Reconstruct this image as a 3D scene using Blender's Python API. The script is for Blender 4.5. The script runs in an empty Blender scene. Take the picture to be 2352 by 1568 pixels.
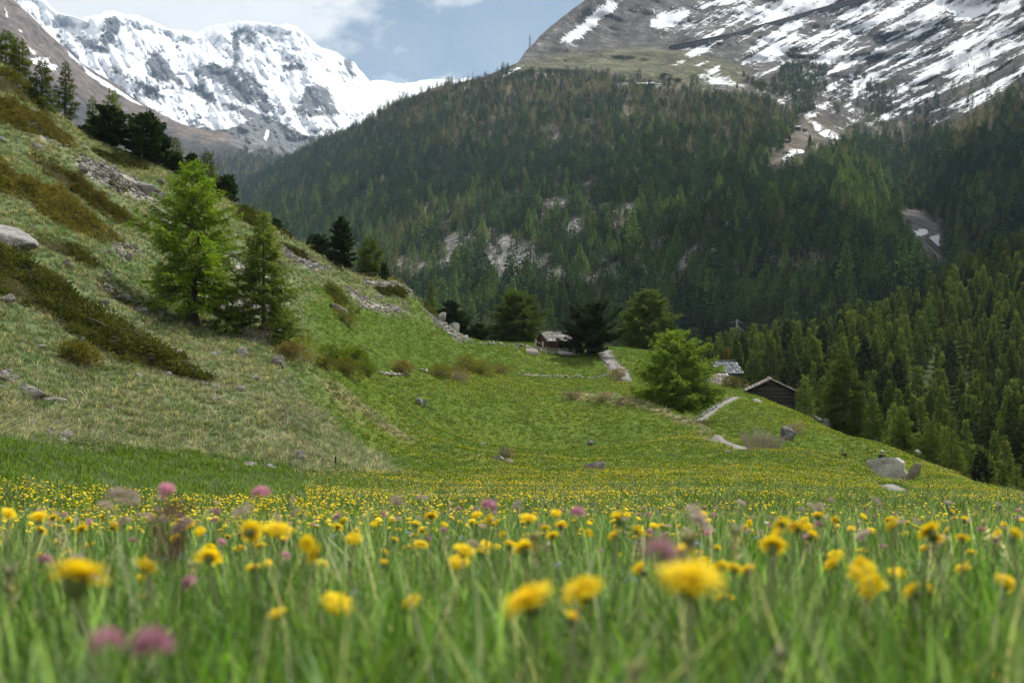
import bpy, bmesh, math, random
import numpy as np
from mathutils import Vector, Matrix
R = math.radians
F = 2352*40/36.0            # focal length of the 40 mm lens in the photograph's reading grid (2352 x 1568)
U0, V0 = 1176.0, 784.0

# ------------------------------------------------------------------ camera, sky, sun, exposure
sc = bpy.context.scene
C = sc.collection
cam_d = bpy.data.cameras.new("camera")
cam = bpy.data.objects.new("camera", cam_d); C.objects.link(cam)
cam.location = (0, 0, 0); cam.rotation_euler = (R(90), 0, 0)
cam_d.lens = 40; cam_d.sensor_width = 36
cam_d.clip_start = 0.02; cam_d.clip_end = 60000
cam_d.dof.use_dof = True; cam_d.dof.focus_distance = 70; cam_d.dof.aperture_fstop = 4.2
sc.camera = cam

SUN_EL, SUN_AZ = 53, 36      # high midday sun, ahead of the camera and a little to the right
sd = bpy.data.lights.new("sun", 'SUN'); sd.energy = 5.0; sd.angle = R(0.53); sd.color = (1.0, 0.95, 0.87)
so = bpy.data.objects.new("sun", sd); C.objects.link(so)
svec = Vector((math.sin(R(SUN_AZ))*math.cos(R(SUN_EL)), math.cos(R(SUN_AZ))*math.cos(R(SUN_EL)), math.sin(R(SUN_EL))))
so.rotation_euler = svec.to_track_quat('Z', 'Y').to_euler()
so.location = svec*500

world = bpy.data.worlds.new("World"); sc.world = world; world.use_nodes = True
def build_world():
    nt = world.node_tree; nt.nodes.clear(); N = nt.nodes.new; L = nt.links.new
    out = N('ShaderNodeOutputWorld'); bg = N('ShaderNodeBackground'); bg.inputs['Strength'].default_value = 0.056
    sky = N('ShaderNodeTexSky'); sky.sky_type = 'NISHITA'; sky.sun_disc = False
    sky.sun_elevation = R(SUN_EL); sky.sun_rotation = R(SUN_AZ); sky.altitude = 1900; sky.air_density = 1.0; sky.dust_density = 1.2; sky.ozone_density = 1.0
    tc = N('ShaderNodeTexCoord'); sep = N('ShaderNodeSeparateXYZ'); L(tc.outputs['Generated'], sep.inputs[0])
    def m(op, a, b=None, clamp=False):
        n = N('ShaderNodeMath'); n.operation = op; n.use_clamp = clamp
        for i, v in enumerate((a, b)):
            if v is None: continue
            if isinstance(v, (int, float)): n.inputs[i].default_value = v
            else: L(v, n.inputs[i])
        return n.outputs[0]
    yy = m('MAXIMUM', sep.outputs['Y'], 0.05)
    a = m('DIVIDE', sep.outputs['X'], yy); b = m('DIVIDE', sep.outputs['Z'], yy)     # bearing and height of a direction
    comb = N('ShaderNodeCombineXYZ'); L(a, comb.inputs[0]); L(m('MULTIPLY', b, 1.7), comb.inputs[1])
    def noise(scale, detail, rough, dist=0.0):
        n = N('ShaderNodeTexNoise'); n.inputs['Scale'].default_value = scale; n.inputs['Detail'].default_value = detail
        n.inputs['Roughness'].default_value = rough; n.inputs['Distortion'].default_value = dist
        L(comb.outputs[0], n.inputs['Vector']); return n.outputs['Fac']
    n1 = noise(7, 7, 0.58, 0.3); n2 = noise(26, 6, 0.62)
    # a bank of cloud over the snow mountain: its lower right edge rises to the right
    edge = m('ADD', m('MULTIPLY', m('MAXIMUM', m('ADD', a, 0.20), 0.0), 0.30), 0.266)
    edge = m('SUBTRACT', edge, m('MULTIPLY', m('MULTIPLY', m('SUBTRACT', -0.135, a), 9.0, True), 0.075))
    dv = m('SUBTRACT', b, edge)
    k = m('ADD', m('MULTIPLY', dv, 14.0), m('MULTIPLY', m('SUBTRACT', n1, 0.5), 3.2))
    k = m('ADD', k, m('MULTIPLY', m('SUBTRACT', n2, 0.5), 1.6))
    c1 = m('SMOOTHSTEP', k, None) if False else m('ADD', m('MULTIPLY', k, 1.1), 0.45, True)
    # low puffs that sit on the snowy saddle
    low = m('SUBTRACT', 0.2405, b)
    k2 = m('ADD', m('MULTIPLY', low, 45.0), m('MULTIPLY', m('SUBTRACT', n2, 0.52), 4.0))
    c2 = m('MULTIPLY', m('ADD', k2, 0.0, True), m('LESS_THAN', a, 0.0))
    cl = m('MAXIMUM', c1, m('MULTIPLY', c2, 0.75))
    veil = m('ADD', m('MULTIPLY', m('SUBTRACT', n1, 0.40, True), 0.55), 0.12)
    cl = m('MAXIMUM', cl, veil)
    ramp = N('ShaderNodeMix'); ramp.data_type = 'RGBA'
    shade = m('ADD', m('MULTIPLY', n2, 0.9), 0.15, True)
    ramp.inputs['A'].default_value = (11.6, 11.9, 12.1, 1); ramp.inputs['B'].default_value = (14.6, 14.7, 14.7, 1)
    L(shade, ramp.inputs['Factor'])
    pale = N('ShaderNodeMix'); pale.data_type = 'RGBA'; pale.blend_type = 'MULTIPLY'; pale.inputs['Factor'].default_value = 1.0
    L(sky.outputs[0], pale.inputs['A']); pale.inputs['B'].default_value = (0.92, 1.03, 0.99, 1)
    mix = N('ShaderNodeMix'); mix.data_type = 'RGBA'
    L(cl, mix.inputs['Factor']); L(pale.outputs['Result'], mix.inputs['A']); L(ramp.outputs['Result'], mix.inputs['B'])
    L(mix.outputs['Result'], bg.inputs['Color']); L(bg.outputs[0], out.inputs['Surface'])
build_world()

vs = sc.view_settings; vs.view_transform = 'Standard'; vs.look = 'None'; vs.exposure = 0.34; vs.gamma = 1.0; vs.use_curve_mapping = False
cy = sc.cycles
cy.max_bounces = 6; cy.diffuse_bounces = 3; cy.glossy_bounces = 2; cy.transmission_bounces = 4; cy.volume_bounces = 0; cy.transparent_max_bounces = 4
cy.caustics_reflective = False; cy.caustics_refractive = False
cy.sample_clamp_indirect = 6.0
cy.use_denoising = True
try: cy.denoiser = 'OPENIMAGEDENOISE'
except Exception: pass
cy.use_adaptive_sampling = True; cy.adaptive_threshold = 0.02

# ------------------------------------------------------------------ helpers
rng = np.random.default_rng(7)
def lerp(a, b, t): return a + (b-a)*t
def smooth(e0, e1, x):
    t = np.clip((np.asarray(x, float)-e0)/(e1-e0), 0, 1); return t*t*(3-2*t)
def pt(u, v, d): return np.stack([(np.asarray(u, float)-U0)/F*d, np.asarray(d, float)+0*np.asarray(u, float), (V0-np.asarray(v, float))/F*d], -1)
def hash3(ix, iy, iz, seed):
    n = (ix*374761393 + iy*668265263 + iz*1440662683 + seed*1274126177) & 0xffffffff
    n = ((n ^ (n >> 13))*1274126177) & 0xffffffff
    n = ((n ^ (n >> 15))*2246822519) & 0xffffffff
    return ((n ^ (n >> 16)) & 0xffff)/65535.0
def vnoise(p, seed=0):
    p = np.asarray(p, float)
    if p.shape[-1] == 2: p = np.concatenate([p, np.zeros(p.shape[:-1]+(1,))], -1)
    i = np.floor(p).astype(np.int64); f = p-i; f = f*f*(3-2*f)
    r = 0
    for dx in (0, 1):
        wx = f[..., 0] if dx else 1-f[..., 0]
        for dy in (0, 1):
            wy = f[..., 1] if dy else 1-f[..., 1]
            for dz in (0, 1):
                wz = f[..., 2] if dz else 1-f[..., 2]
                r = r + wx*wy*wz*hash3(i[..., 0]+dx, i[..., 1]+dy, i[..., 2]+dz, seed)
    return r*2-1
def fbm(p, oct=4, seed=0, gain=0.5, ridged=False):
    p = np.asarray(p, float); a = 1.0; s = 0; t = 0
    for k in range(oct):
        n = vnoise(p, seed+k*17)
        if ridged: n = 1-2*np.abs(n)
        s = s+a*n; t += a; a *= gain; p = p*2.03+7.1
    return s/t
def inpoly(poly, x, y):
    poly = np.asarray(poly, float); x = np.asarray(x, float); y = np.asarray(y, float)
    r = np.zeros(x.shape, bool)
    bb = (x >= poly[:, 0].min()) & (x <= poly[:, 0].max()) & (y >= poly[:, 1].min()) & (y <= poly[:, 1].max())
    if not bb.any(): return r
    xs, ys = x[bb], y[bb]; c = np.zeros(xs.shape, bool); n = len(poly)
    for i in range(n):
        x1, y1 = poly[i]; x2, y2 = poly[(i+1) % n]
        if y1 == y2: continue
        k = ((y1 > ys) != (y2 > ys)) & (xs < (x2-x1)*(ys-y1)/(y2-y1)+x1); c ^= k
    r[bb] = c; return r
def poly_dist(poly, x, y, closed=True):
    """distance to a polygon's outline"""
    poly = np.asarray(poly, float); d = np.full(np.shape(x), 1e9); n = len(poly)
    for i in range(n if closed else n-1):
        a, b = poly[i], poly[(i+1) % n]; ab = b-a; l2 = (ab*ab).sum()+1e-9
        t = np.clip(((x-a[0])*ab[0]+(y-a[1])*ab[1])/l2, 0, 1)
        d = np.minimum(d, np.hypot(x-a[0]-t*ab[0], y-a[1]-t*ab[1]))
    return d
def soft(poly, x, y, w):
    """1 inside a polygon, 0 outside, with an edge of width w"""
    poly = np.asarray(poly, float); out = np.zeros(np.shape(x))
    bb = (x > poly[:, 0].min()-w) & (x < poly[:, 0].max()+w) & (y > poly[:, 1].min()-w) & (y < poly[:, 1].max()+w)
    if not bb.any(): return out
    ins = inpoly(poly, x[bb], y[bb]); d = poly_dist(poly, x[bb], y[bb])
    out[bb] = smooth(-w, w, np.where(ins, d, -d)); return out

def mesh_obj(name, V, Fc, mat=None, parent=None, smooth_sh=False, colors=None, uv=None, mats=None, midx=None, link=True):
    """V (n,3); Fc (m,k) or list of such arrays with different k"""
    me = bpy.data.meshes.new(name)
    V = np.asarray(V, np.float32); fl = Fc if isinstance(Fc, list) else [Fc]
    fl = [np.asarray(f, np.int32) for f in fl if len(f)]
    me.vertices.add(len(V)); me.vertices.foreach_set('co', V.ravel())
    nl = sum(f.size for f in fl); nf = sum(len(f) for f in fl)
    me.loops.add(nl); me.polygons.add(nf)
    me.loops.foreach_set('vertex_index', np.concatenate([f.ravel() for f in fl]))
    tot = np.concatenate([np.full(len(f), f.shape[1], np.int32) for f in fl])
    me.polygons.foreach_set('loop_start', np.concatenate([[0], np.cumsum(tot)[:-1]]).astype(np.int32))
    me.polygons.foreach_set('loop_total', tot)
    if smooth_sh: me.polygons.foreach_set('use_smooth', np.ones(nf, bool))
    if mats:
        for mm in mats: me.materials.append(mm)
        if midx is not None: me.polygons.foreach_set('material_index', np.asarray(midx, np.int32))
    elif mat: me.materials.append(mat)
    if colors is not None:
        for cn, cv in colors.items():
            cv = np.asarray(cv, np.float32)
            if cv.ndim == 1:
                at = me.attributes.new(cn, 'FLOAT', 'POINT'); at.data.foreach_set('value', cv)
            else:
                if cv.shape[1] == 3: cv = np.concatenate([cv, np.ones((len(cv), 1), np.float32)], 1)
                at = me.attributes.new(cn, 'FLOAT_COLOR', 'POINT'); at.data.foreach_set('color', cv.ravel())
    me.update(); me.validate()
    o = bpy.data.objects.new(name, me)
    if link: C.objects.link(o)
    if parent is not None: o.parent = parent
    return o
def tag(o, label=None, cat=None, group=None, kind=None):
    if label: o['label'] = label
    if cat: o['category'] = cat
    if group: o['group'] = group
    if kind: o['kind'] = kind
    return o
def empty(name, loc, rz=0.0):
    o = bpy.data.objects.new(name, None); C.objects.link(o); o.location = loc; o.rotation_euler = (0, 0, rz)
    o.empty_display_size = 0.3
    return o
def grid_faces(nr, nc):
    i = np.arange(nr-1)[:, None]*nc+np.arange(nc-1)[None, :]
    return np.stack([i, i+1, i+nc+1, i+nc], -1).reshape(-1, 4)

class NT:
    """small material builder"""
    def __init__(s, name):
        s.m = bpy.data.materials.new(name); s.m.use_nodes = True; s.t = s.m.node_tree; s.t.nodes.clear()
        s.out = s.n('ShaderNodeOutputMaterial')
    def n(s, t, **k):
        x = s.t.nodes.new(t)
        for a, b in k.items(): setattr(x, a, b)
        return x
    def l(s, a, b): s.t.links.new(a, b)
    def put(s, sock, v):
        if isinstance(v, (int, float)): sock.default_value = v
        elif isinstance(v, (tuple, list)): sock.default_value = tuple(v)+((1,) if len(v) == 3 and len(sock.default_value) == 4 else ())
        else: s.l(v, sock)
    def math(s, op, a, b=0.0, clamp=False):
        x = s.n('ShaderNodeMath', operation=op, use_clamp=clamp); s.put(x.inputs[0], a); s.put(x.inputs[1], b); return x.outputs[0]
    def noise(s, vec, scale, detail=4, rough=0.55, dist=0.0, col=False):
        x = s.n('ShaderNodeTexNoise'); x.inputs['Scale'].default_value = scale; x.inputs['Detail'].default_value = detail
        x.inputs['Roughness'].default_value = rough; x.inputs['Distortion'].default_value = dist
        if vec is not None: s.l(vec, x.inputs['Vector'])
        return x.outputs['Color' if col else 'Fac']
    def mapped(s, vec, scale=(1, 1, 1), rot=(0, 0, 0)):
        x = s.n('ShaderNodeMapping'); x.inputs['Scale'].default_value = scale; x.inputs['Rotation'].default_value = rot; s.l(vec, x.inputs['Vector']); return x.outputs[0]
    def coord(s, w='Object'): return s.n('ShaderNodeTexCoord').outputs[w]
    def attr(s, name): return s.n('ShaderNodeAttribute', attribute_name=name)
    def ramp(s, f, a, b):   # linear 0..1 between a and b
        x = s.n('ShaderNodeMapRange'); s.put(x.inputs['Value'], f); x.inputs['From Min'].default_value = a; x.inputs['From Max'].default_value = b
        x.interpolation_type = 'SMOOTHSTEP'; return x.outputs[0]
    def mix(s, f, a, b, blend='MIX'):
        x = s.n('ShaderNodeMix', data_type='RGBA', blend_type=blend); s.put(x.inputs['Factor'], f); s.put(x.inputs['A'], a); s.put(x.inputs['B'], b); return x.outputs['Result']
    def scale(s, c, f):      # colour times a value
        x = s.n('ShaderNodeVectorMath', operation='SCALE'); s.put(x.inputs[0], c); s.put(x.inputs['Scale'], f); return x.outputs[0]
    def bump(s, h, strength=0.5, dist=0.1, normal=None):
        x = s.n('ShaderNodeBump'); x.inputs['Strength'].default_value = strength; x.inputs['Distance'].default_value = dist; s.l(h, x.inputs['Height'])
        if normal is not None: s.l(normal, x.inputs['Normal'])
        return x.outputs[0]
    def pbr(s, col, rough=0.8, spec=0.2, normal=None, metal=0.0):
        x = s.n('ShaderNodeBsdfPrincipled'); s.put(x.inputs['Base Color'], col); s.put(x.inputs['Roughness'], rough)
        s.put(x.inputs['Specular IOR Level'], spec); s.put(x.inputs['Metallic'], metal)
        if normal is not None: s.l(normal, x.inputs['Normal'])
        return x.outputs[0]
    def done(s, sh): s.l(sh, s.out.inputs['Surface']); return s.m

def leaf_mat(name, c1, c2, trans=0.4, scale=0.6, gloss=0.15, tint=(1.25, 1.2, 0.6), rnd=0.35):
    """two tones mixed by noise and by the instance; light passes through the leaf"""
    t = NT(name); inf = t.n('ShaderNodeObjectInfo')
    f = t.noise(t.coord('Object'), scale, 3, 0.6)
    f = t.ramp(f, 0.3, 0.7)
    c = t.mix(f, c1, c2)
    c = t.scale(c, t.math('ADD', t.math('MULTIPLY', inf.outputs['Random'], rnd*2), 1-rnd))
    d = t.pbr(c, 0.75, gloss)
    tr = t.n('ShaderNodeBsdfTranslucent'); t.l(t.mix(1.0, c, tint, 'MULTIPLY'), tr.inputs['Color'])
    ms = t.n('ShaderNodeMixShader'); ms.inputs[0].default_value = trans; t.l(d, ms.inputs[1]); t.l(tr.outputs[0], ms.inputs[2])
    return t.done(ms.outputs[0])
def plain_mat(name, c1, c2, scale=8.0, rough=0.8, bump=0.3, bdist=0.02, spec=0.2, stretch=(1, 1, 1), metal=0.0):
    t = NT(name); v = t.mapped(t.coord('Object'), stretch)
    f = t.noise(v, scale, 5, 0.6); g = t.noise(v, scale*4.7, 3, 0.6)
    c = t.mix(t.ramp(f, 0.3, 0.72), c1, c2)
    c = t.scale(c, t.math('ADD', t.math('MULTIPLY', g, 0.7), 0.65))
    return t.done(t.pbr(c, rough, spec, t.bump(t.math('ADD', f, g), bump, bdist), metal))
def rock_mat(name, c1, c2, lichen=(0.3, 0.28, 0.12), lk=0.4, scale=1.2, bdist=0.15):
    t = NT(name); v = t.coord('Object')
    f = t.noise(v, scale, 7, 0.65); g = t.noise(v, scale*6, 6, 0.7)
    vo = t.n('ShaderNodeTexVoronoi', feature='DISTANCE_TO_EDGE'); vo.inputs['Scale'].default_value = scale*1.6
    t.l(t.mapped(v, (1, 1, 2.2), (0.4, 0.2, 0)), vo.inputs['Vector'])
    crack = t.ramp(vo.outputs['Distance'], 0.0, 0.05)
    c = t.mix(t.ramp(f, 0.35, 0.65), c1, c2)
    c = t.mix(t.math('MULTIPLY', t.ramp(t.noise(v, scale*2.3, 6, 0.7), 0.5, 0.68), lk), c, lichen)
    c = t.scale(c, t.math('ADD', t.math('MULTIPLY', g, 0.9), 0.55))
    c = t.scale(c, t.math('ADD', t.math('MULTIPLY', crack, 0.3), 0.7))
    h = t.math('ADD', t.math('ADD', t.math('MULTIPLY', f, 1.5), g), t.math('MULTIPLY', crack, 0.25))
    return t.done(t.pbr(c, 0.9, 0.15, t.bump(h, 0.8, bdist)))

# ------------------------------------------------------------------ near terrain: the meadow bowl, the steep left slope and the wooded right slope
COLS = {
 -500: [(20,1150),(28,1050),(40,900),(60,680),(80,460),(110,200),(150,-60),(200,-200),(300,-150),(650,100)],
 0:   [(18,1183),(26,1115),(34,1045),(42,985),(55,860),(75,640),(95,470),(115,310),(135,170),(145,150),(170,195),(260,420),(650,800)],
 200: [(18,1190),(28,1120),(38,1055),(46,1005),(60,890),(80,710),(100,540),(120,410),(138,335),(148,322),(172,390),(260,640),(650,900)],
 400: [(20,1187),(32,1125),(42,1075),(52,1015),(66,910),(80,825),(96,745),(110,640),(130,490),(146,412),(155,402),(180,480),(260,720),(650,920)],
 600: [(20,1187),(32,1135),(45,1090),(55,1045),(68,945),(82,850),(96,782),(110,695),(130,590),(148,512),(156,505),(182,600),(260,820),(650,940)],
 700: [(20,1187),(34,1135),(48,1095),(58,1055),(72,965),(86,875),(100,808),(118,715),(140,625),(158,562),(166,555),(195,650),(260,840),(650,945)],
 800: [(20,1187),(36,1135),(52,1098),(65,1068),(80,990),(93,905),(110,838),(128,745),(150,668),(168,622),(176,620),(205,700),(270,880),(650,950)],
 900: [(20,1187),(38,1135),(55,1098),(72,1068),(90,1002),(105,920),(120,862),(140,772),(160,698),(180,646),(188,640),(215,740),(280,900),(650,950)],
 1000:[(20,1187),(40,1135),(60,1098),(80,1062),(100,990),(118,905),(138,845),(160,792),(182,738),(194,722),(215,800),(280,920),(650,955)],
 1080:[(20,1187),(40,1135),(60,1100),(80,1066),(105,990),(128,898),(148,858),(168,822),(188,788),(200,780),(230,830),(300,940),(650,960)],
 1200:[(20,1187),(40,1135),(62,1100),(85,1065),(110,1000),(133,908),(152,872),(172,838),(190,806),(204,790),(212,788),(240,815),(320,960),(650,960)],
 1350:[(20,1187),(40,1135),(62,1102),(85,1070),(110,1012),(132,932),(150,895),(168,874),(182,852),(193,812),(204,798),(216,796),(250,840),(330,980),(650,960)],
 1450:[(20,1187),(40,1135),(65,1100),(88,1062),(110,1000),(126,936),(140,910),(160,876),(178,846),(192,822),(206,805),(222,800),(255,850),(330,980),(650,960)],
 1560:[(20,1187),(40,1135),(65,1098),(88,1052),(108,1000),(122,964),(127,960),(136,968),(150,925),(165,890),(182,852),(200,828),(212,822),(250,870),(400,910),(650,960)],
 1650:[(20,1187),(40,1135),(65,1097),(85,1062),(102,1018),(107,1014),(114,1022),(124,998),(140,945),(155,912),(172,886),(186,872),(200,868),(235,920),(300,900),(400,872),(440,868),(650,960)],
 1760:[(20,1187),(40,1135),(62,1100),(80,1068),(95,1036),(104,1018),(112,1012),(122,982),(136,945),(148,926),(160,916),(172,914),(190,940),(230,950),(280,905),(380,852),(430,842),(500,870),(650,960)],
 1850:[(20,1187),(42,1135),(66,1102),(84,1070),(96,1036),(106,1004),(118,984),(132,960),(140,952),(150,958),(168,1000),(205,990),(280,905),(380,832),(430,818),(500,850),(650,950)],
 2000:[(20,1187),(45,1137),(70,1107),(87,1077),(98,1050),(107,1022),(113,1014),(122,1030),(150,1090),(185,1060),(230,980),(300,890),(390,800),(440,780),(520,820),(650,930)],
 2200:[(20,1187),(44,1140),(68,1113),(86,1091),(96,1080),(101,1078),(108,1100),(140,1180),(180,1130),(230,1035),(300,930),(380,805),(450,712),(510,672),(570,700),(650,850)],
 2352:[(20,1187),(34,1163),(48,1152),(60,1143),(66,1142),(78,1172),(110,1270),(150,1220),(200,1110),(260,1000),(330,880),(400,745),(470,645),(530,596),(590,620),(650,740)],
 2750:[(20,1187),(28,1178),(38,1172),(44,1172),(60,1230),(110,1330),(160,1200),(220,1030),(300,830),(400,640),(480,520),(530,480),(580,500),(650,560)],
}
GZ, GS = 0.36, 0.145                                   # ground under the camera: depth below the eye, and fall of the slope
NEARD = [0.25, 0.35, 0.5, 0.75, 1.1, 1.7, 2.6, 4, 6, 8.5, 12]
SL = np.linspace(math.log(0.25), math.log(650), 440)
def pchip(x, y, xs):
    """monotone cubic through (x, y); y may hold many columns"""
    x = np.asarray(x, float); y = np.asarray(y, float); one = y.ndim == 1
    if one: y = y[:, None]
    h = np.diff(x)[:, None]; dl = np.diff(y, axis=0)/h; m = np.zeros_like(y)
    w1 = 2*h[1:]+h[:-1]; w2 = h[1:]+2*h[:-1]; p = dl[1:]*dl[:-1]
    with np.errstate(divide='ignore', invalid='ignore'):
        mm = (w1+w2)/(w1/dl[:-1]+w2/dl[1:])
    m[1:-1] = np.where(p > 0, mm, 0); m[0] = dl[0]; m[-1] = dl[-1]
    k = np.clip(np.searchsorted(x, xs)-1, 0, len(x)-2); hh = h[k]; t = ((xs-x[k])[:, None])/hh
    r = (1+2*t)*(1-t)**2*y[k]+t*(1-t)**2*hh*m[k]+t*t*(3-2*t)*y[k+1]+t*t*(t-1)*hh*m[k+1]
    return r[:, 0] if one else r
def build_table():
    us = sorted(COLS); tab = []
    for u in us:
        d = NEARD+[a for a, b in COLS[u]]; w = [-(GS+GZ/q) for q in NEARD]+[(V0-b)/F for a, b in COLS[u]]
        tab.append(pchip(np.log(d), w, SL))
    tab = np.array(tab); uf = np.arange(-520, 2772, 20.0)
    T = pchip(us, tab, np.clip(uf, us[0], us[-1]))
    k = np.exp(-0.5*(np.arange(-4, 5)/1.4)**2); k /= k.sum()
    P = np.pad(T, ((4, 4), (0, 0)), 'edge')
    T = sum(k[i]*P[i:i+len(uf)] for i in range(9))
    P = np.pad(T, ((0, 0), (3, 3)), 'edge'); k = np.exp(-0.5*(np.arange(-3, 4)/1.1)**2); k /= k.sum()
    return uf, sum(k[i]*P[:, i:i+len(SL)] for i in range(7))
UF, TAB = build_table()
def H0(x, y):
    x = np.asarray(x, float); y = np.asarray(y, float); d = np.maximum(y, 0.3)
    u = np.clip(U0+F*x/d, UF[0], UF[-1]-0.01); a = (u-UF[0])/20; i = np.minimum(a.astype(int), len(UF)-2); fa = a-i
    b = np.clip((np.log(d)-SL[0])/(SL[1]-SL[0]), 0, len(SL)-1.001); j = b.astype(int); fb = b-j
    w = (TAB[i, j]*(1-fb)+TAB[i, j+1]*fb)*(1-fa)+(TAB[i+1, j]*(1-fb)+TAB[i+1, j+1]*fb)*fa
    return np.where(y < 1.5, -GZ-GS*y, w*d)
def rough_at(x, y):
    """how rough the ground is: the left slope is lumpy, the mown meadow smooth"""
    u = U0+F*x/np.maximum(y, 0.3)
    lump = smooth(900, 650, u-0*y)*smooth(30, 60, y)+smooth(120, 160, y)*smooth(1050, 900, u)
    return np.clip(lump, 0, 1)
def H(x, y):
    x = np.asarray(x, float); y = np.asarray(y, float); p = np.stack([x, y], -1)
    r = rough_at(x, y); k = smooth(6, 30, y)
    z = H0(x, y)+k*(0.10*fbm(p/2.6, 3, 3)+0.22*fbm(p/11.0, 3, 5))
    z = z+r*(0.55*fbm(p/6.0, 4, 9)+0.9*fbm(p/17.0, 2, 21))+smooth(180, 260, y)*1.5*fbm(p/25.0, 3, 31)
    ua = U0+F*x/np.maximum(y, 0.3)                                    # the lip of the terrace below the huts, and the swale that curls below it
    z = z+0.75*np.exp(-((y-np.interp(ua, [1290, 1350, 1450, 1560, 1650], [136, 134, 127, 123, 106]))/3.2)**2)*smooth(1230, 1330, ua)*smooth(1700, 1640, ua)
    z = z-0.9*np.exp(-((y-np.interp(ua, [860, 1000, 1100, 1300, 1500], [114, 107, 104, 107, 109]))/4.5)**2)*smooth(840, 930, ua)*smooth(1600, 1450, ua)
    z = z+0.5*np.exp(-((y-np.interp(ua, [860, 1000, 1100, 1300, 1500], [96, 88, 84, 82, 86]))/5.0)**2)*smooth(900, 1000, ua)*smooth(1600, 1400, ua)
    q = y-np.interp(U0+F*x/np.maximum(y, 0.3), [1780,1880,1940,1990,2045,2090], [98,96,95,86,73,64]); uq = U0+F*x/np.maximum(y, 0.3)   # a grassy bank; the path runs in the hollow behind it
    z = z-1.35*smooth(0, 1.6, q)*smooth(24, 7, q)*smooth(1800, 1890, uq)*smooth(2130, 2060, uq)
    return z
DS = np.exp(np.linspace(math.log(1.0), math.log(640), 1500))
def place(u, v, dmin=1.0, dmax=640.0):
    """where the line of sight through (u, v) first meets the ground"""
    z = H((u-U0)/F*DS, DS); vg = V0-F*z/DS
    ok = (DS >= dmin) & (DS <= dmax); h = np.where(ok & (vg <= v))[0]
    if len(h): d = DS[h[0]]
    else:
        q = np.where(ok & (DS > 30) & (DS < dmax))[0]; d = DS[q[np.argmin(vg[q])]]
    x = (u-U0)/F*d; return Vector((x, d, float(H(np.array([x]), np.array([d]))[0])))
def world_poly(px, sub=3, dmin=8.0, dmax=300.0):
    out = []; n = len(px)
    for i in range(n):
        a, b = np.array(px[i], float), np.array(px[(i+1) % n], float)
        for k in range(sub):
            q = a+(b-a)*k/sub; p = place(q[0], q[1], dmin, dmax); out.append((p.x, p.y))
    return np.array(out)

# outlines are read off the photograph and laid on the ground where they stand
JUNIPER = [
 ("long dark olive juniper mat running down across the dry lower slope", [(-60,545),(60,605),(130,650),(230,725),(330,790),(430,850),(492,886),(440,884),(330,850),(280,842),(230,805),(170,770),(120,735),(60,700),(-60,680)]),
 ("broad rusty gold juniper mat beside the pale boulder on the left edge", [(-60,340),(60,420),(130,432),(190,480),(250,530),(290,566),(255,578),(195,545),(150,527),(100,503),(50,455),(-60,440)]),
 ("dark green juniper strip above the gold mat on the upper left slope", [(58,350),(130,378),(200,430),(270,478),(332,508),(305,530),(240,500),(170,452),(100,405)]),
 ("yellow green juniper mat just below the pale boulder", [(72,545),(130,552),(200,590),(245,618),(200,617),(140,588),(80,562)]),
 ("short juniper strip beside a line of stones under the big larch", [(212,640),(260,670),(312,702),(292,707),(240,683)]),
 ("dark juniper strip in front of the pine grove on the crest", [(212,350),(270,358),(330,378),(357,396),(320,399),(250,377)]),
 ("golden juniper band high on the left edge of the slope", [(-40,225),(40,240),(100,282),(182,330),(172,347),(90,312),(-40,275)]),
 ("olive juniper band below the two skyline larches", [(-40,150),(30,175),(80,215),(110,250),(70,245),(10,215),(-40,205)]),
 ("small juniper patch on the stony ground below the pines", [(228,402),(262,408),(306,440),(285,446),(245,425)]),
 ("juniper mat on the skyline between the two sunlit larches", [(542,478),(600,492),(627,520),(590,527),(545,508)]),
 ("rounded juniper mat draped over the crest behind the slender larch", [(630,513),(680,533),(692,556),(655,552)]),
 ("oval dark juniper mat on the stony shoulder above the meadow", [(858,664),(900,656),(942,676),(930,688),(878,682)]),
 ("juniper strip hanging down the steep rocky edge of the shoulder", [(942,650),(972,672),(1000,715),(1012,738),(988,722),(955,683)]),
 ("brown juniper tuft by the footpath on the shoulder", [(880,632),(930,640),(945,650),(905,650)]),
 ("dark juniper hummock beside the grey outcrop", [(742,655),(778,668),(806,698),(815,728),(790,716),(762,688)]),
 ("brown juniper strip behind the trunk of the slender larch", [(560,585),(640,602),(640,618),(575,608)]),
 ("olive juniper patch on the stony upper slope left of the big larch", [(150,395),(200,420),(225,445),(190,440),(155,418)]),
 ("small olive juniper patch above the long mat on the left", [(-40,400),(20,418),(45,440),(-40,430)]),
 ("thin juniper strip under the crest between pines and big larch", [(250,470),(300,500),(340,530),(318,535),(262,500)]),
 ("juniper clump at the foot of the round pine", [(640,560),(690,580),(720,600),(690,598)]),
]
SCREE = [
 [(165,362),(230,370),(330,420),(385,450),(355,470),(290,452),(200,412)], [(255,560),(315,560),(335,585),(270,590)],
 [(470,690),(560,680),(650,640),(660,705),(570,735),(490,730)], [(650,563),(700,590),(765,622),(722,628),(655,592)],
 [(790,655),(850,690),(945,716),(900,724),(825,704)], [(828,642),(945,650),(962,690),(905,664),(845,660)],
 [(225,648),(300,690),(385,732),(345,724),(258,684)], [(430,850),(480,880),(520,930),(490,905),(440,868)], [(40,270),(95,290),(160,340),(110,330)],
 [(330,480),(380,500),(420,540),(370,530)], [(935,640),(1000,700),(1080,778),(1060,790),(1000,745),(960,690)], [(30,880),(80,900),(140,925),(70,925)],
 [(-40,830),(40,870),(20,900),(-40,880)], [(500,560),(560,600),(600,650),(540,640)],
]
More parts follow.
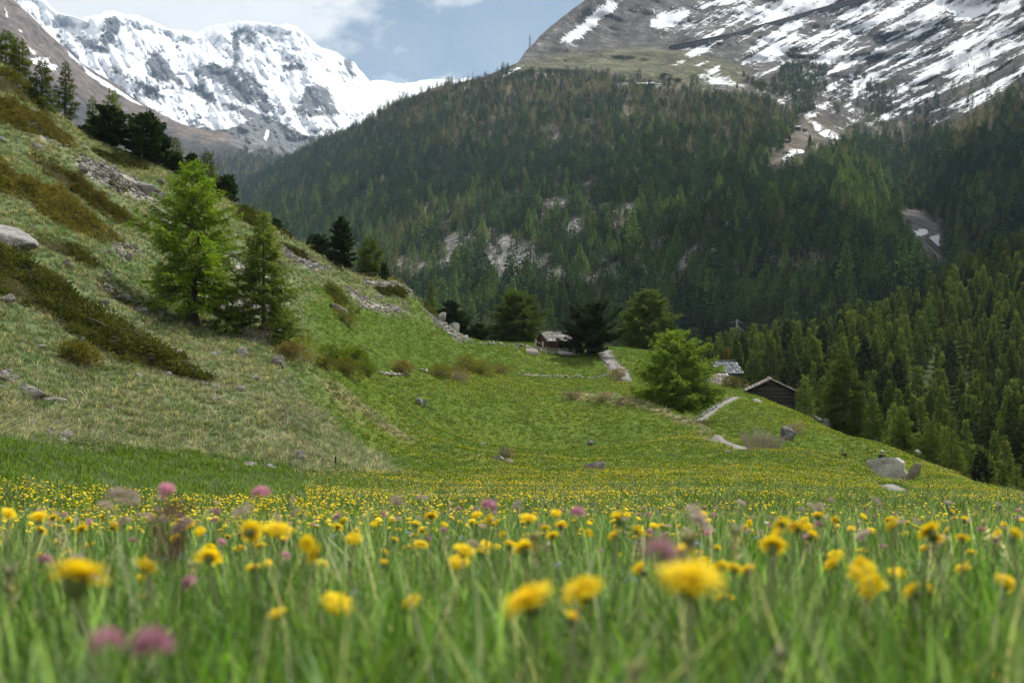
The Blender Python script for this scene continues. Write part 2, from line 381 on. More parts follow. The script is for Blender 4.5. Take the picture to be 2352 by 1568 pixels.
DRY = [(-500,1000),(0,1004),(150,1022),(380,1042),(560,1064),(700,1064),(893,1086),(835,1022),(765,965),(705,885),(722,812),(712,720),(700,640),(800,690),(900,722),(1010,745),(1000,700),(945,635),(790,590),(640,450),(400,350),(200,250),(0,80),(-500,-200)]
GREEN_TONGUE = [(700,690),(830,722),(1000,745),(1085,792),(1170,848),(1050,852),(900,848),(760,822),(712,760)]
STRAW = [(1290,905),(1340,905),(1420,906),(1480,925),(1560,955),(1620,980),(1655,1016),(1600,985),(1540,957),(1460,930),(1330,917)]
BROWN = [(735,865),(780,880),(850,940),(960,1010),(900,1000),(830,960),(760,930)]
PATHS = [
 ("path", [(1388,803),(1402,828),(1425,852),(1436,872)], 2.0, 0.05),
 ("path", [(1640,1006),(1665,1016),(1692,1024),(1712,1034)], 1.0, 0.02),
 ("path", [(2044,1114),(2058,1124),(2076,1134)], 0.7, 0.02),
 ("path", [(1596,968),(1640,942),(1672,922),(1692,912)], 0.75, 0.02),
 ("path", [(925,644),(948,652),(962,672)], 1.6, 0.03),
]
def poly_mask(px, x, y, w, **k): return soft(world_poly(px, **k), x, y, w)

NR, NC = 620, 470
sy = np.exp(np.linspace(math.log(0.6), math.log(650+3.6), NR))-3.6
la = np.concatenate([np.linspace(-0.78, -0.5, 30, endpoint=False), np.linspace(-0.5, 0.5, NC-70), np.linspace(0.5, 0.78, 41)[1:]])
GX = la[None, :]*(sy[:, None]+4); GY = np.repeat(sy[:, None], NC, 1)
GZv = H(GX, GY)
fx, fy = GX.ravel(), GY.ravel()
wq = np.stack([fx, fy], -1); wx = fx+smooth(20, 45, fy)*(2.6*fbm(wq/5.0, 3, 301)+1.0*fbm(wq/1.6, 2, 303)); wy = fy+smooth(20, 45, fy)*(3.2*fbm(wq/6.0, 3, 305)+1.2*fbm(wq/1.7, 2, 307))
m_dry = poly_mask(DRY, wx, wy, 2.4, sub=3, dmax=175)*(1-0.9*poly_mask(GREEN_TONGUE, wx, wy, 3.0))
m_dry = np.maximum(m_dry, smooth(1000, 850, U0+F*fx/np.maximum(fy, 1))*smooth(150, 175, fy))
m_straw = np.maximum(poly_mask(STRAW, wx*0.4+fx*0.6, wy*0.4+fy*0.6, 0.8), 0.75*poly_mask(BROWN, wx, wy, 1.6))
m_scree = np.zeros(fx.shape)
for s_ in SCREE: m_scree = np.maximum(m_scree, poly_mask(s_, fx, fy, 0.9))
JP = [world_poly(p) for l_, p in JUNIPER]
m_jun = np.zeros(fx.shape)
for p_ in JP: m_jun = np.maximum(m_jun, soft(p_, wx*0.7+fx*0.3, wy*0.7+fy*0.3, 0.8))
uu = U0+F*fx/np.maximum(fy, 0.5)
m_wood = smooth(1560, 1700, uu)*smooth(0, 1, (fy-np.interp(uu, [1500,1650,1760,1850,2000,2200,2352,2750], [205,190,168,142,113,86,57,44])-3)/6)
path_w = []
for n_, px_, w_, dz_ in PATHS: path_w.append(np.array([(lambda q: (q.x, q.y))(place(a, b, 8, 220)) for a, b in px_]))
m_path = np.zeros(fx.shape)
for pw_, (n_, px_, w_, dz_) in zip(path_w, PATHS): m_path = np.maximum(0.6*m_path*0+m_path, smooth(w_*0.5+0.5, w_*0.5-0.1, poly_dist(pw_, fx, fy, False)))
P2 = np.stack([fx, fy], -1)
n1 = fbm(P2/9.0, 4, 41)*0.5+0.5; n2 = fbm(P2/2.2, 3, 43)*0.5+0.5; n3 = fbm(P2/30.0, 3, 47)*0.5+0.5
cg = np.array([0.055, 0.100, 0.013]); cg2 = np.array([0.092, 0.128, 0.020]); cdry = np.array([0.140, 0.172, 0.090]); cdry2 = np.array([0.062, 0.120, 0.034])
cst = np.array([0.25, 0.20, 0.115]); csc = np.array([0.25, 0.235, 0.205]); cju = np.array([0.035, 0.032, 0.012]); cwd = np.array([0.045, 0.055, 0.020])
def mixc(a, b, t): return a+(b-a)*np.asarray(t)[:, None]
col = mixc(np.tile(cg, (len(fx), 1)), cg2, np.clip(n3*1.4-0.2, 0, 1))
dryc = mixc(np.tile(cdry, (len(fx), 1)), cdry2, smooth(0.35, 0.7, n1*0.6+n2*0.4)); dryc = mixc(dryc, cst, smooth(0.62, 0.8, n2)*0.6)
col = mixc(col, dryc, m_dry); col = mixc(col, cst, m_straw); col = mixc(col, csc, np.clip(m_scree*smooth(0.25, 0.55, n2*0.5+m_scree*0.5), 0, 1))
col = mixc(col, cju, m_jun); col = mixc(col, cwd, m_wood); col = mixc(col, np.array([0.16, 0.15, 0.13]), m_path)
rockm = np.clip(m_scree, 0, 1)

def ground_mat():
    t = NT("meadow_ground"); v = t.coord('Object'); c = t.attr("col").outputs['Color']; rk = t.attr("rock").outputs['Fac']
    a = t.noise(v, 0.9, 6, 0.65); b = t.noise(t.mapped(v, (1, 1, 1)), 7.0, 5, 0.7); g = t.noise(v, 2.3, 8, 0.75)
    cc = t.scale(c, t.math('ADD', t.math('MULTIPLY', a, 0.9), 0.55)); cc = t.scale(cc, t.math('ADD', t.math('MULTIPLY', b, 1.0), 0.5))
    vo = t.n('ShaderNodeTexVoronoi'); vo.inputs['Scale'].default_value = 1.9; t.l(t.mapped(v, (1, 1, 1)), vo.inputs['Vector'])
    st = t.mix(rk, cc, t.mix(1.0, cc, t.scale(t.n('ShaderNodeRGBToBW').outputs[0] if False else vo.outputs['Distance'], 2.2), 'MULTIPLY')); st = t.mix(0.55, cc, st)
    h = t.math('ADD', t.math('MULTIPLY', b, 0.4), t.math('MULTIPLY', a, 1.2)); h = t.math('ADD', h, t.math('MULTIPLY', t.math('MULTIPLY', vo.outputs['Distance'], rk), 1.2))
    return t.done(t.pbr(st, 0.95, 0.05, t.bump(h, 0.6, 0.25)))
ground = mesh_obj("meadow_ground", np.stack([fx, fy, GZv.ravel()], -1), grid_faces(NR, NC), ground_mat(), smooth_sh=True, colors={"col": col, "rock": rockm})
tag(ground, kind='structure')
# the rest of the hillside behind the viewer
bx = np.linspace(-80, 80, 30); by = np.linspace(-120, -2.9, 24); BX, BY = np.meshgrid(bx, by)
BZ = -GZ-GS*BY+0.4*fbm(np.stack([BX, BY], -1)/15.0, 2, 3)*smooth(-3, -12, BY)-0.02
back = mesh_obj("hillside_ground", np.stack([BX, BY, BZ], -1).reshape(-1, 3), grid_faces(24, 30), plain_mat("hillside_grass", (0.05, 0.10, 0.015), (0.09, 0.125, 0.03), 1.5), smooth_sh=True)
tag(back, kind='structure')

gravel = plain_mat("path_gravel", (0.15, 0.14, 0.13), (0.23, 0.215, 0.20), 3.0, 0.95, 0.4, 0.03)
def strip(name, line, width, mat, lift=0.05, seed=1):
    line = np.asarray(line, float); seg = np.hypot(*np.diff(line, axis=0).T); s = np.concatenate([[0], np.cumsum(seg)]); n = max(6, int(s[-1]/0.7))
    q = np.linspace(0, s[-1], n); c = np.stack([pchip(s, line[:, 0], q), pchip(s, line[:, 1], q)], -1)
    tg = np.gradient(c, axis=0); tg /= np.linalg.norm(tg, axis=1)[:, None]+1e-9; nm = np.stack([-tg[:, 1], tg[:, 0]], -1)
    K = 7; off = np.linspace(-0.5, 0.5, K)
    wv = width*(1+0.25*fbm(np.stack([q/1.7, q*0], -1), 2, seed)); P = c[:, None]+nm[:, None]*(off[None, :, None]*wv[:, None, None])
    x, y = P[..., 0].ravel(), P[..., 1].ravel(); z = H(x, y)+lift*np.tile(1-(2*np.abs(off))**4*1.4, n)
    return tag(mesh_obj(name, np.stack([x, y, z], -1), grid_faces(n, K), mat, smooth_sh=True), kind='structure')
for pw_, (n_, px_, w_, dz_) in zip(path_w, PATHS): strip(n_, pw_, w_, gravel, 0.06)

# ------------------------------------------------------------------ the far mountains
def tps(pts, val, smoothk=1e-4):
    p = np.asarray(pts, float)/400.0; n = len(p); r = np.linalg.norm(p[:, None]-p[None], axis=-1)
    K = np.where(r > 0, r*r*np.log(r+1e-12), 0)+np.eye(n)*smoothk; Pm = np.concatenate([np.ones((n, 1)), p], 1)
    A = np.block([[K, Pm], [Pm.T, np.zeros((3, 3))]]); w = np.linalg.solve(A, np.concatenate([val, np.zeros(3)]))
    def f(u, v):
        q = np.stack([u, v], -1).reshape(-1, 2)/400.0; out = np.zeros(len(q))
        for k in range(0, len(q), 20000):
            qq = q[k:k+20000]; rr = np.linalg.norm(qq[:, None]-p[None], axis=-1)
            out[k:k+20000] = np.where(rr > 0, rr*rr*np.log(rr+1e-12), 0)@w[:n]+w[n]+qq@w[n+1:]
        return out.reshape(np.shape(u))
    return f
def relief(name, ridge, u0, u1, vb, du, nv, dfun, back=0.35, tp=1.0, jag=0.0):
    """a mountain from its skyline down to vb, with a back that falls away behind the skyline"""
    us = np.arange(u0, u1+du, du); rv = np.interp(us, [a for a, b in ridge], [b for a, b in ridge])
    rv = rv+jag*(fbm(np.stack([us/42.0, 0*us], -1), 5, 11, 0.62, True)+0.15); t = np.linspace(0, 1, nv)**tp; U = np.repeat(us[None], nv, 0); V = rv[None]+(vb-rv[None])*t[:, None]
    D = dfun(U, V); Pf = pt(U, V, D)
    rows = []
    for k in range(5, 0, -1):
        g = (k/5)**1.4; d = D[0]*(1+back*g); z = Pf[0, :, 2]-back*D[0]*g*0.75-4*g
        rows.append(np.stack([(us-U0)/F*d, d, z], -1))
    Vt = np.concatenate([np.array(rows), Pf], 0)
    return us, U, V, D, Pf, Vt

# --- the forested mountain and the rocky snow-streaked mountain above it
CTRL = [(470,500,2800),(560,430,3300),(640,375,3050),(700,345,2850),(790,305,2600),(870,262,2350),(1000,200,2150),(1190,150,2150),(1400,165,2080),(1550,185,2020),(1650,212,1950),
 (1750,275,1700),(1830,335,1480),(600,480,2100),(700,520,1650),(700,430,2150),(900,600,1080),(900,450,1500),(900,330,1950),(1000,400,1550),(1200,400,1380),(1400,400,1300),(1600,400,1230),(1100,280,1850),(1300,270,1780),(1500,270,1700),
 (1300,600,960),(1100,650,900),(1500,650,840),(1300,760,720),(1000,720,850),(1700,600,860),(1900,600,820),(1900,500,960),(1985,425,1130),(1900,385,1330),(2090,600,840),(1700,780,640),(2000,700,680),(2150,660,760),
 (2140,520,1330),(2165,590,1180),(2060,480,1420),(2020,400,1560),(2250,500,1080),(2352,550,850),(2352,300,1480),(2200,330,1650),(2000,300,1950),(1900,270,1900),(1950,290,1930),(2250,640,900),(2600,600,650),(2600,300,1200),(2600,0,1900),
 (1540,112,2450),(1400,122,2400),(1190,132,2280),(1300,20,2650),(1340,-10,2700),(1600,0,2950),(1800,100,2600),(1800,0,2950),(2000,150,2380),(2000,0,2850),(2200,200,2050),(2200,0,2650),(2352,0,2350),(2352,150,1900),(1700,-130,3200),(2300,-180,2900),(1000,900,520),(1500,900,520),(2000,900,540),(600,900,1200),(2500,900,520)]
f1 = tps([(a, b) for a, b, c in CTRL], np.log([c for a, b, c in CTRL]), 2e-3)
RIDGE1 = [(440,500),(500,462),(560,432),(640,380),(700,347),(790,307),(870,264),(905,238),(1000,202),(1100,182),(1190,146),(1208,118),(1230,97),(1245,80),(1262,62),(1290,42),(1340,4),(1400,-36),(1600,-120),(2000,-160),(2700,-190)]
def d1(U, V):
    D = np.exp(f1(U, V)); P = pt(U, V, D); k = smooth(0, 60, V-np.interp(U, [a for a, b in RIDGE1], [b for a, b in RIDGE1]))*0.75+0.25
    amp = np.where(V < 200, 1.5, 0.8)
    D = D+k*amp*(55*fbm(P/220.0, 3, 61, 0.5, True)+14*fbm(P/70.0, 3, 67))
    gul = np.where(U > 1500, 1, 0.3)*smooth(330, 120, V+(U-1900)*0.05)
    D = D+k*gul*(95*fbm(np.stack([(U+V*0.9)/95.0, (V-U*0.5)/400.0], -1), 4, 71, 0.55, True))
    return D
us1, U1, V1, D1, P1, VT1 = relief("m1", RIDGE1, 440, 2700, 905, 5, 250, d1, 0.3, 0.9, jag=-3.0)
NBK = 5
uf1 = np.concatenate([np.repeat(us1[None], NBK, 0), U1], 0).ravel(); vf1 = np.concatenate([np.repeat(V1[:1], NBK, 0), V1], 0).ravel()

SNOW1 = [  # lying snow: long drifts along the gullies of the right-hand mountain and patches on the shoulder
 [(1395,3),(1440,0),(1420,18),(1375,55),(1310,98),(1290,95),(1340,50)], [(1495,48),(1530,30),(1560,22),(1575,35),(1555,60),(1510,68),(1492,62)],
 [(1610,175),(1650,155),(1668,178),(1690,192),(1660,196),(1605,186)], [(1575,120),(1640,70),(1690,20),(1720,0),(1780,0),(1700,70),(1620,128),(1590,135)],
 [(1690,140),(1760,100),(1850,60),(1960,10),(2000,0),(2080,0),(1950,75),(1850,120),(1760,145),(1700,150)], [(1800,140),(1900,125),(2000,95),(2080,60),(2180,0),(2220,0),(2120,65),(2010,115),(1900,145),(1820,150)],
 [(2090,10),(2200,0),(2352,0),(2352,30),(2240,45),(2140,80),(2080,110),(2100,60)], [(1960,230),(1985,205),(1990,185),(1965,200),(1945,235),(1938,265),(1948,272),(1968,250)],
 [(1985,285),(2030,265),(2100,225),(2140,210),(2110,240),(2040,275),(2000,290)], [(2130,280),(2200,240),(2260,205),(2352,150),(2400,125),(2352,175),(2270,225),(2190,268),(2145,285)],
 [(2030,200),(2080,185),(2160,165),(2260,160),(2352,140),(2352,150),(2260,172),(2150,188),(2080,200)],
 [(1865,275),(1880,290),(1905,300),(1935,320),(1905,318),(1875,305)], [(1790,362),(1820,345),(1855,340),(1845,350),(1800,370)], [(1840,262),(1870,258),(1880,268),(1850,272)],
 [(2100,530),(2135,520),(2130,540),(2105,545)], [(2130,545),(2158,535),(2158,575),(2145,560)], [(1205,150),(1185,165),(1150,182),(1140,184),(1180,158)],
 [(1665,505),(1672,508),(1670,522),(1666,518)], [(1673,506),(1679,510),(1677,520),(1673,518)],
]
SHOULDER = [(1180,150),(1220,140),(1330,122),(1450,112),(1560,118),(1640,130),(1700,150),(1720,175),(1690,200),(1640,215),(1560,195),(1440,180),(1400,163),(1240,165),(1190,172)]
HAMLET = [(1795,330),(1840,290),(1850,262),(1890,258),(1935,305),(1920,322),(1870,318),(1860,340),(1830,352),(1790,372),(1765,380),(1800,345)]
HAMCUT = [(1765,335),(1795,345),(1825,290),(1850,262),(1895,258),(1945,310),(1925,345),(1885,345),(1868,372),(1835,385),(1790,410),(1755,405)]
RAVCUT = [(2056,482),(2105,476),(2172,512),(2176,600),(2186,655),(2112,625),(2076,560)]
RAVINE = [(2068,490),(2105,485),(2160,520),(2158,580),(2165,605),(2120,570),(2090,530)]
SCREEF = [(1640,620),(1690,600),(1700,650)], [(1120,635),(1165,625),(1200,650),(1150,668)], [(1000,610),(1050,560),(1110,505),(1120,510),(1060,590),(1020,625)], [(1240,465),(1290,450),(1310,470),(1270,490)], [(1300,490),(1340,500),(1330,560),(1300,530)], [(1680,395),(1720,385),(1735,400),(1700,405)], [(1690,670),(1715,640),(1730,660),(1700,690)], [(1130,480),(1160,450),(1170,460),(1140,500)], [(1095,590),(1150,540),(1230,560),(1250,610),(1190,640),(1110,640)], [(1220,640),(1290,600),(1310,640),(1260,680)], [(1010,560),(1060,520),(1075,535),(1030,590)], [(930,640),(985,590),(1000,600),(950,660)], [(1350,640),(1420,600),(1440,620),(1370,665)], [(1400,480),(1450,460),(1460,480),(1420,500)], [(1540,620),(1600,560),(1620,570),(1560,640)], [(1255,330),(1275,300),(1290,310),(1270,345)], [(870,470),(900,440),(915,450),(885,485)], [(1480,560),(1530,530),(1540,545),(1500,575)]
snow1 = np.zeros(uf1.shape)
for k_, s_ in enumerate(SNOW1): snow1 = np.maximum(snow1, (0.64 if 3 <= k_ <= 6 else 0.86)*soft(s_, uf1, vf1, 15 if k_ < 11 else 7))
up1 = smooth(0, 40, np.interp(uf1, [400,1190,1400,1560,1700,1900,2000,2200,2352,2700], [0,128,112,100,135,160,250,215,130,60])-vf1)
sh1 = soft(SHOULDER, uf1, vf1, 8); ham1 = soft(HAMLET, uf1, vf1, 6); rav1 = soft(RAVINE, uf1, vf1, 6)
scr1 = np.zeros(uf1.shape)
for s_ in SCREEF: scr1 = np.maximum(scr1, soft(s_, uf1, vf1, 9))
nA = fbm(np.stack([uf1, vf1], -1)/60.0, 4, 81)*0.5+0.5; nB = fbm(np.stack([uf1, vf1], -1)/18.0, 4, 83)*0.5+0.5
c1 = mixc(np.tile(np.array([0.060, 0.060, 0.036]), (len(uf1), 1)), np.array([0.24, 0.205, 0.165]), smooth(0.46, 0.66, nA*0.4+nB*0.6))
rockc = mixc(np.tile(np.array([0.082, 0.074, 0.066]), (len(uf1), 1)), np.array([0.15, 0.138, 0.128]), smooth(0.3, 0.7, nB))
rockc = mixc(rockc, np.array([0.040, 0.042, 0.048]), smooth(0.38, 0.62, nA)*smooth(1650, 2050, uf1)*0.9)
alp = smooth(0, 1, (np.interp(uf1, [400,1000,1190,1400,1650,1780,1900,2000,2200,2352,2700], [0,190,150,160,195,240,330,280,285,190,120])-vf1)/20)
c1 = mixc(c1, rockc, np.clip(np.maximum(up1, alp), 0, 1)); c1 = mixc(c1, mixc(np.tile(np.array([0.17, 0.155, 0.09]), (len(uf1), 1)), np.array([0.11, 0.12, 0.05]), nB), sh1)
c1 = mixc(c1, np.array([0.20, 0.165, 0.125]), ham1*0.9); c1 = mixc(c1, np.array([0.24, 0.23, 0.22]), np.maximum(rav1, scr1))
def mountain_mat(name, snowcol=(0.66, 0.68, 0.71), sc_=1.0, en=1.0):
    t = NT(name); v = t.coord('Object'); c = t.attr("col").outputs['Color']; s = t.attr("snow").outputs['Fac']; st = t.attr("streak").outputs['Fac']
    uvv = t.attr("fall").outputs['Vector']
    a = t.noise(v, 0.02*sc_, 8, 0.68); b = t.noise(v, 0.11*sc_, 6, 0.7); k = t.noise(t.mapped(uvv, (1.0, 1.0, 1.0)), 1.0, 7, 0.66, 0.35)
    c2 = t.scale(c, t.math('ADD', t.math('MULTIPLY', t.ramp(a, 0.3, 0.72), 1.0), 0.4)); c2 = t.scale(c2, t.math('ADD', t.math('MULTIPLY', t.ramp(b, 0.3, 0.7), 0.9), 0.5))
    w_ = t.noise(v, 0.008*sc_, 6, 0.6, 0.6); e = t.math('ADD', t.math('MULTIPLY', t.math('SUBTRACT', a, 0.5), 1.5), t.math('MULTIPLY', t.math('SUBTRACT', b, 0.5), 1.5)); e = t.math('ADD', e, t.math('MULTIPLY', t.math('SUBTRACT', w_, 0.5), 1.2))
    e = t.math('ADD', e, t.math('MULTIPLY', t.math('MULTIPLY', t.math('SUBTRACT', k, 0.5), st), 4.2))
    f = t.ramp(t.math('ADD', s, t.math('MULTIPLY', e, en)), 0.42, 0.58)
    c3 = t.mix(f, c2, snowcol)
    h = t.math('ADD', t.math('MULTIPLY', a, 2.0), b)
    x = t.n('ShaderNodeBump'); x.inputs['Distance'].default_value = 24.0/sc_; t.l(h, x.inputs['Height']); t.l(t.math('SUBTRACT', 0.75, t.math('MULTIPLY', f, 0.55)), x.inputs['Strength'])
    return t.done(t.pbr(c3, 0.85, 0.1, x.outputs[0]))
fall1 = np.stack([(uf1*0.45+vf1*0.89)/17.0, (uf1*0.89-vf1*0.45)/170.0, 0*uf1], -1)
streak1 = np.clip(np.maximum(up1, alp*0.8)*smooth(1480, 1620, uf1), 0, 1)
base1 = 0.24*up1*smooth(1450, 1650, uf1)+0.06*up1+0.17*alp*smooth(1650, 1850, uf1)
m1 = mesh_obj("mountain", VT1.reshape(-1, 3), grid_faces(VT1.shape[0], VT1.shape[1]), mountain_mat("mountain_rock"), smooth_sh=True,
              colors={"col": c1, "snow": np.maximum(snow1, base1), "streak": streak1})
at = m1.data.attributes.new("fall", 'FLOAT_VECTOR', 'POINT'); at.data.foreach_set('vector', fall1.astype(np.float32).ravel())
tag(m1, kind='structure')

# --- the snow mountain at the head of the valley
RIDGE3 = [(-200,-60),(60,-30),(130,30),(190,42),(260,30),(330,44),(400,72),(450,80),(500,62),(560,52),(640,58),(680,66),(705,86),(735,116),(770,126),(800,140),(830,162),(850,186),(880,192),(920,194),(965,186),(1010,188),(1060,186),(1120,190)]
C3 = [(-150,0,6900),(130,40,7900),(300,45,8000),(450,82,8600),(560,60,8400),(690,75,8300),(770,130,8700),(850,190,9300),(960,190,9900),(1100,190,9900),(200,120,7000),(330,130,6900),(300,220,6200),(450,200,6700),(540,180,6900),(480,260,6000),(560,250,5900),
      (640,190,7300),(720,180,7000),(720,240,6100),(640,270,5600),(800,240,7000),(880,240,7600),(760,290,5700),(860,280,6200),(950,240,8000),(600,350,4700),(760,400,4300),(1000,330,5200),(300,320,5000),(0,200,5600),(100,350,4600),(1100,300,6000)]
f3 = tps([(a, b) for a, b, c in C3], np.log([c for a, b, c in C3]), 2e-3)
def d3(U, V):
    D = np.exp(f3(U, V)); P = np.stack([U, V], -1); k = smooth(0, 25, V-np.interp(U, [a for a, b in RIDGE3], [b for a, b in RIDGE3]))*0.8+0.2
    return D+k*(640*fbm(np.stack([(U-0.55*V)/105.0, (V+0.55*U)/170.0], -1), 5, 91, 0.58, True)+48*fbm(np.stack([(U+0.5*V)/26.0, (V-0.5*U)/48.0], -1), 5, 93, 0.65, True))
us3, U3, V3, D3, P3, VT3 = relief("m3", RIDGE3, -200, 1120, 420, 3.0, 190, d3, 0.25, jag=-9.0)
uf3 = np.concatenate([np.repeat(us3[None], NBK, 0), U3], 0).ravel(); vf3 = np.concatenate([np.repeat(V3[:1], NBK, 0), V3], 0).ravel()
ROCK3 = [ (1.0, [(240,40),(270,33),(280,60),(262,100),(240,112),(225,92)]), (0.9, [(160,78),(200,80),(250,110),(258,130),(210,118),(170,100)]), (0.85,[(280,112),(310,118),(318,138),(285,132)]),
 (1.0, [(355,105),(372,118),(395,160),(415,190),(380,188),(350,180),(335,140)]), (0.9, [(455,150),(500,145),(540,160),(570,200),(600,230),(640,262),(600,255),(560,235),(500,190),(450,165)]), (0.9,[(430,205),(470,195),(495,225),(460,225)]),
 (1.0, [(535,72),(560,66),(552,95),(548,140),(535,150),(530,100)]), (0.85, [(530,150),(580,165),(620,225),(650,262),(610,250),(560,205)]), (1.0, [(640,150),(690,145),(720,160),(690,165),(650,168)]),
 (1.0, [(720,190),(755,200),(770,240),(720,250),(700,245),(690,215)]), (0.8, [(690,225),(770,235),(790,265),(720,275),(665,272)]), (0.7, [(480,225),(560,250),(640,270),(690,300),(630,300),(560,272)]),
 (0.75, [(790,100),(830,170),(820,200),(790,150)]), (0.8,[(800,262),(880,250),(850,290),(790,305)]), (0.8, [(300,180),(360,200),(370,230),(320,205)]), (0.6,[(250,150),(330,180),(300,190),(260,170)]), (0.8,[(140,65),(150,90),(200,160),(300,230),(250,215),(170,150),(120,85)]),
 (0.9,[(860,300),(960,262),(940,285),(880,310)]), (0.7,[(560,60),(600,75),(570,120),(556,100)]),(0.6,[(700,130),(770,145),(760,158),(705,145)]) ]
rock3 = np.zeros(uf3.shape)
for w_, s_ in ROCK3: rock3 = np.maximum(rock3, w_*soft(s_, uf3, vf3, 14))
tongue_ = soft([(560,60),(680,66),(770,126),(800,200),(700,190),(640,240),(600,190),(560,140)], uf3, vf3, 20)
low3 = smooth(0, 1, (vf3-np.interp(uf3, [-200,100,300,420,520,620,700,800,1000,1120], [60,190,255,280,290,296,300,310,320,320]))/16)
moraine = soft([(520,300),(560,285),(600,263),(640,285),(700,318),(720,345),(640,360),(560,355),(525,330)], uf3, vf3, 6)
tongue = soft([(680,300),(740,285),(800,262),(900,230),(960,200),(1050,190),(1050,260),(900,280),(800,300),(720,305)], uf3, vf3, 14)
snow3 = 1.22-1.12*rock3-0.50*smooth(0.60, 0.82, fbm(np.stack([(uf3-0.4*vf3)/38.0, (vf3+0.4*uf3)/80.0], -1), 5, 95, 0.6, True)*0.5+0.5)*smooth(80, 190, vf3)*(1-tongue_); snow3 = np.where(low3 > 0, snow3*(1-low3)+0.0*low3, snow3)
snow3 = np.maximum(snow3*(1-moraine), 0)
snow3 = np.maximum(snow3, tongue*0.85*(1-0.6*smooth(0.5, 0.7, fbm(np.stack([uf3, vf3], -1)/22.0, 3, 99)*0.5+0.5)))
snow3 = np.maximum(snow3, soft([(612,298),(620,300),(612,325),(606,320)], uf3, vf3, 3))
c3 = mixc(np.tile(np.array([0.155, 0.16, 0.178]), (len(uf3), 1)), np.array([0.20, 0.165, 0.14]), low3*0.8); c3 = mixc(c3, np.array([0.20, 0.21, 0.22]), moraine)  # rock tone paled and blued, so some distance haze is in the colour
m3 = mesh_obj("snow_mountain", VT3.reshape(-1, 3), grid_faces(VT3.shape[0], VT3.shape[1]), mountain_mat("snow_mountain_surface", (0.68, 0.705, 0.74), 0.75, 0.95), smooth_sh=True,
              colors={"col": c3, "snow": snow3, "streak": 0.25*np.ones(len(uf3))})
at = m3.data.attributes.new("fall", 'FLOAT_VECTOR', 'POINT'); at.data.foreach_set('vector', np.stack([(uf3-vf3)/30.0, (uf3+vf3)/60.0, 0*uf3], -1).astype(np.float32).ravel())
tag(m3, kind='structure')

# --- the bare brown flank on the left of the valley
RIDGE4 = [(-300,-260),(-100,-90),(30,0),(70,36),(110,76),(150,112),(182,142),(225,170),(262,190),(300,220),(335,242),(380,268),(425,288),(470,298),(520,304),(545,318),(600,345),(650,358),(720,352),(800,352)]
C4 = [(-300,0,3900),(30,0,4700),(180,145,4900),(335,245,5000),(520,305,4700),(600,348,4500),(720,355,4300),(0,150,3700),(150,250,3900),(300,330,3900),(450,380,3700),(550,400,3600),(560,470,3100),(300,450,3200),(0,400,2900),(780,360,4200),(700,460,3300)]
f4 = tps([(a, b) for a, b, c in C4], np.log([c for a, b, c in C4]), 2e-3)
def d4(U, V):
    D = np.exp(f4(U, V)); P = np.stack([U*0.9+V*0.4, V*0.6-U*0.3], -1); k = smooth(0, 25, V-np.interp(U, [a for a, b in RIDGE4], [b for a, b in RIDGE4]))*0.8+0.2
    return D+k*(110*fbm(P/70.0, 5, 101, 0.55, True)+25*fbm(P/18.0, 3, 103))
us4, U4, V4, D4, P4, VT4 = relief("m4", RIDGE4, -300, 800, 520, 5, 110, d4, 0.22)
uf4 = np.concatenate([np.repeat(us4[None], NBK, 0), U4], 0).ravel(); vf4 = np.concatenate([np.repeat(V4[:1], NBK, 0), V4], 0).ravel()
nC = fbm(np.stack([uf4+vf4, vf4-uf4*0.5], -1)/40.0, 4, 107)*0.5+0.5
dd = (vf4-np.interp(uf4, [a for a, b in RIDGE4], [b for a, b in RIDGE4]))
edge4 = np.interp(uf4, [-300,0,200,350,450,560], [190,150,75,38,22,14])
dark4 = smooth(-12, 18, dd-edge4+40*(nC-0.5)); wood4 = smooth(325, 365, vf4+30*(nC-0.5))*smooth(380, 520, uf4)
c4 = mixc(np.tile(np.array([0.215, 0.165, 0.135]), (len(uf4), 1)), np.array([0.085, 0.082, 0.080]), dark4); c4 = mixc(c4, np.array([0.032, 0.038, 0.030]), wood4)
c4 = mixc(c4, np.array([0.24, 0.25, 0.26]), soft([(525,312),(600,346),(650,358),(640,362),(590,360),(530,330)], uf4, vf4, 5)*0.7)
snow4 = np.zeros(uf4.shape)
for s_ in [[(38,60),(50,70),(55,80),(46,76)], [(62,105),(80,122),(84,130),(72,122)], [(72,135),(118,132),(112,140),(76,146)], [(80,145),(140,150),(120,160)], [(155,115),(230,185),(262,205),(235,195),(160,130)], [(10,20),(25,50),(14,40)], [(180,150),(250,190),(330,245),(300,232),(200,172)]]:
    snow4 = np.maximum(snow4, 0.85*soft(s_, uf4, vf4, 4))
m4 = mesh_obj("valley_hill", VT4.reshape(-1, 3), grid_faces(VT4.shape[0], VT4.shape[1]), mountain_mat("valley_hill_rock", (0.66, 0.68, 0.71), 0.5), smooth_sh=True,
              colors={"col": c4, "snow": snow4, "streak": 0*uf4})
at = m4.data.attributes.new("fall", 'FLOAT_VECTOR', 'POINT'); at.data.foreach_set('vector', np.stack([(uf4-vf4)/30.0, (uf4+vf4)/60.0, 0*uf4], -1).astype(np.float32).ravel())
tag(m4, kind='structure')
# the valley floor, far below the meadow, on which everything stands
gx = np.linspace(-8500, 8500, 60); gy = np.linspace(-450, 14000, 60); QX, QY = np.meshgrid(gx, gy)
vf = mesh_obj("valley_ground", np.stack([QX, QY, np.full(QX.shape, -330.0)+60*fbm(np.stack([QX, QY], -1)/2500.0, 3, 5)], -1).reshape(-1, 3), grid_faces(60, 60), plain_mat("valley_floor", (0.05, 0.055, 0.03), (0.09, 0.08, 0.06), 0.01), smooth_sh=True)
tag(vf, kind='structure')

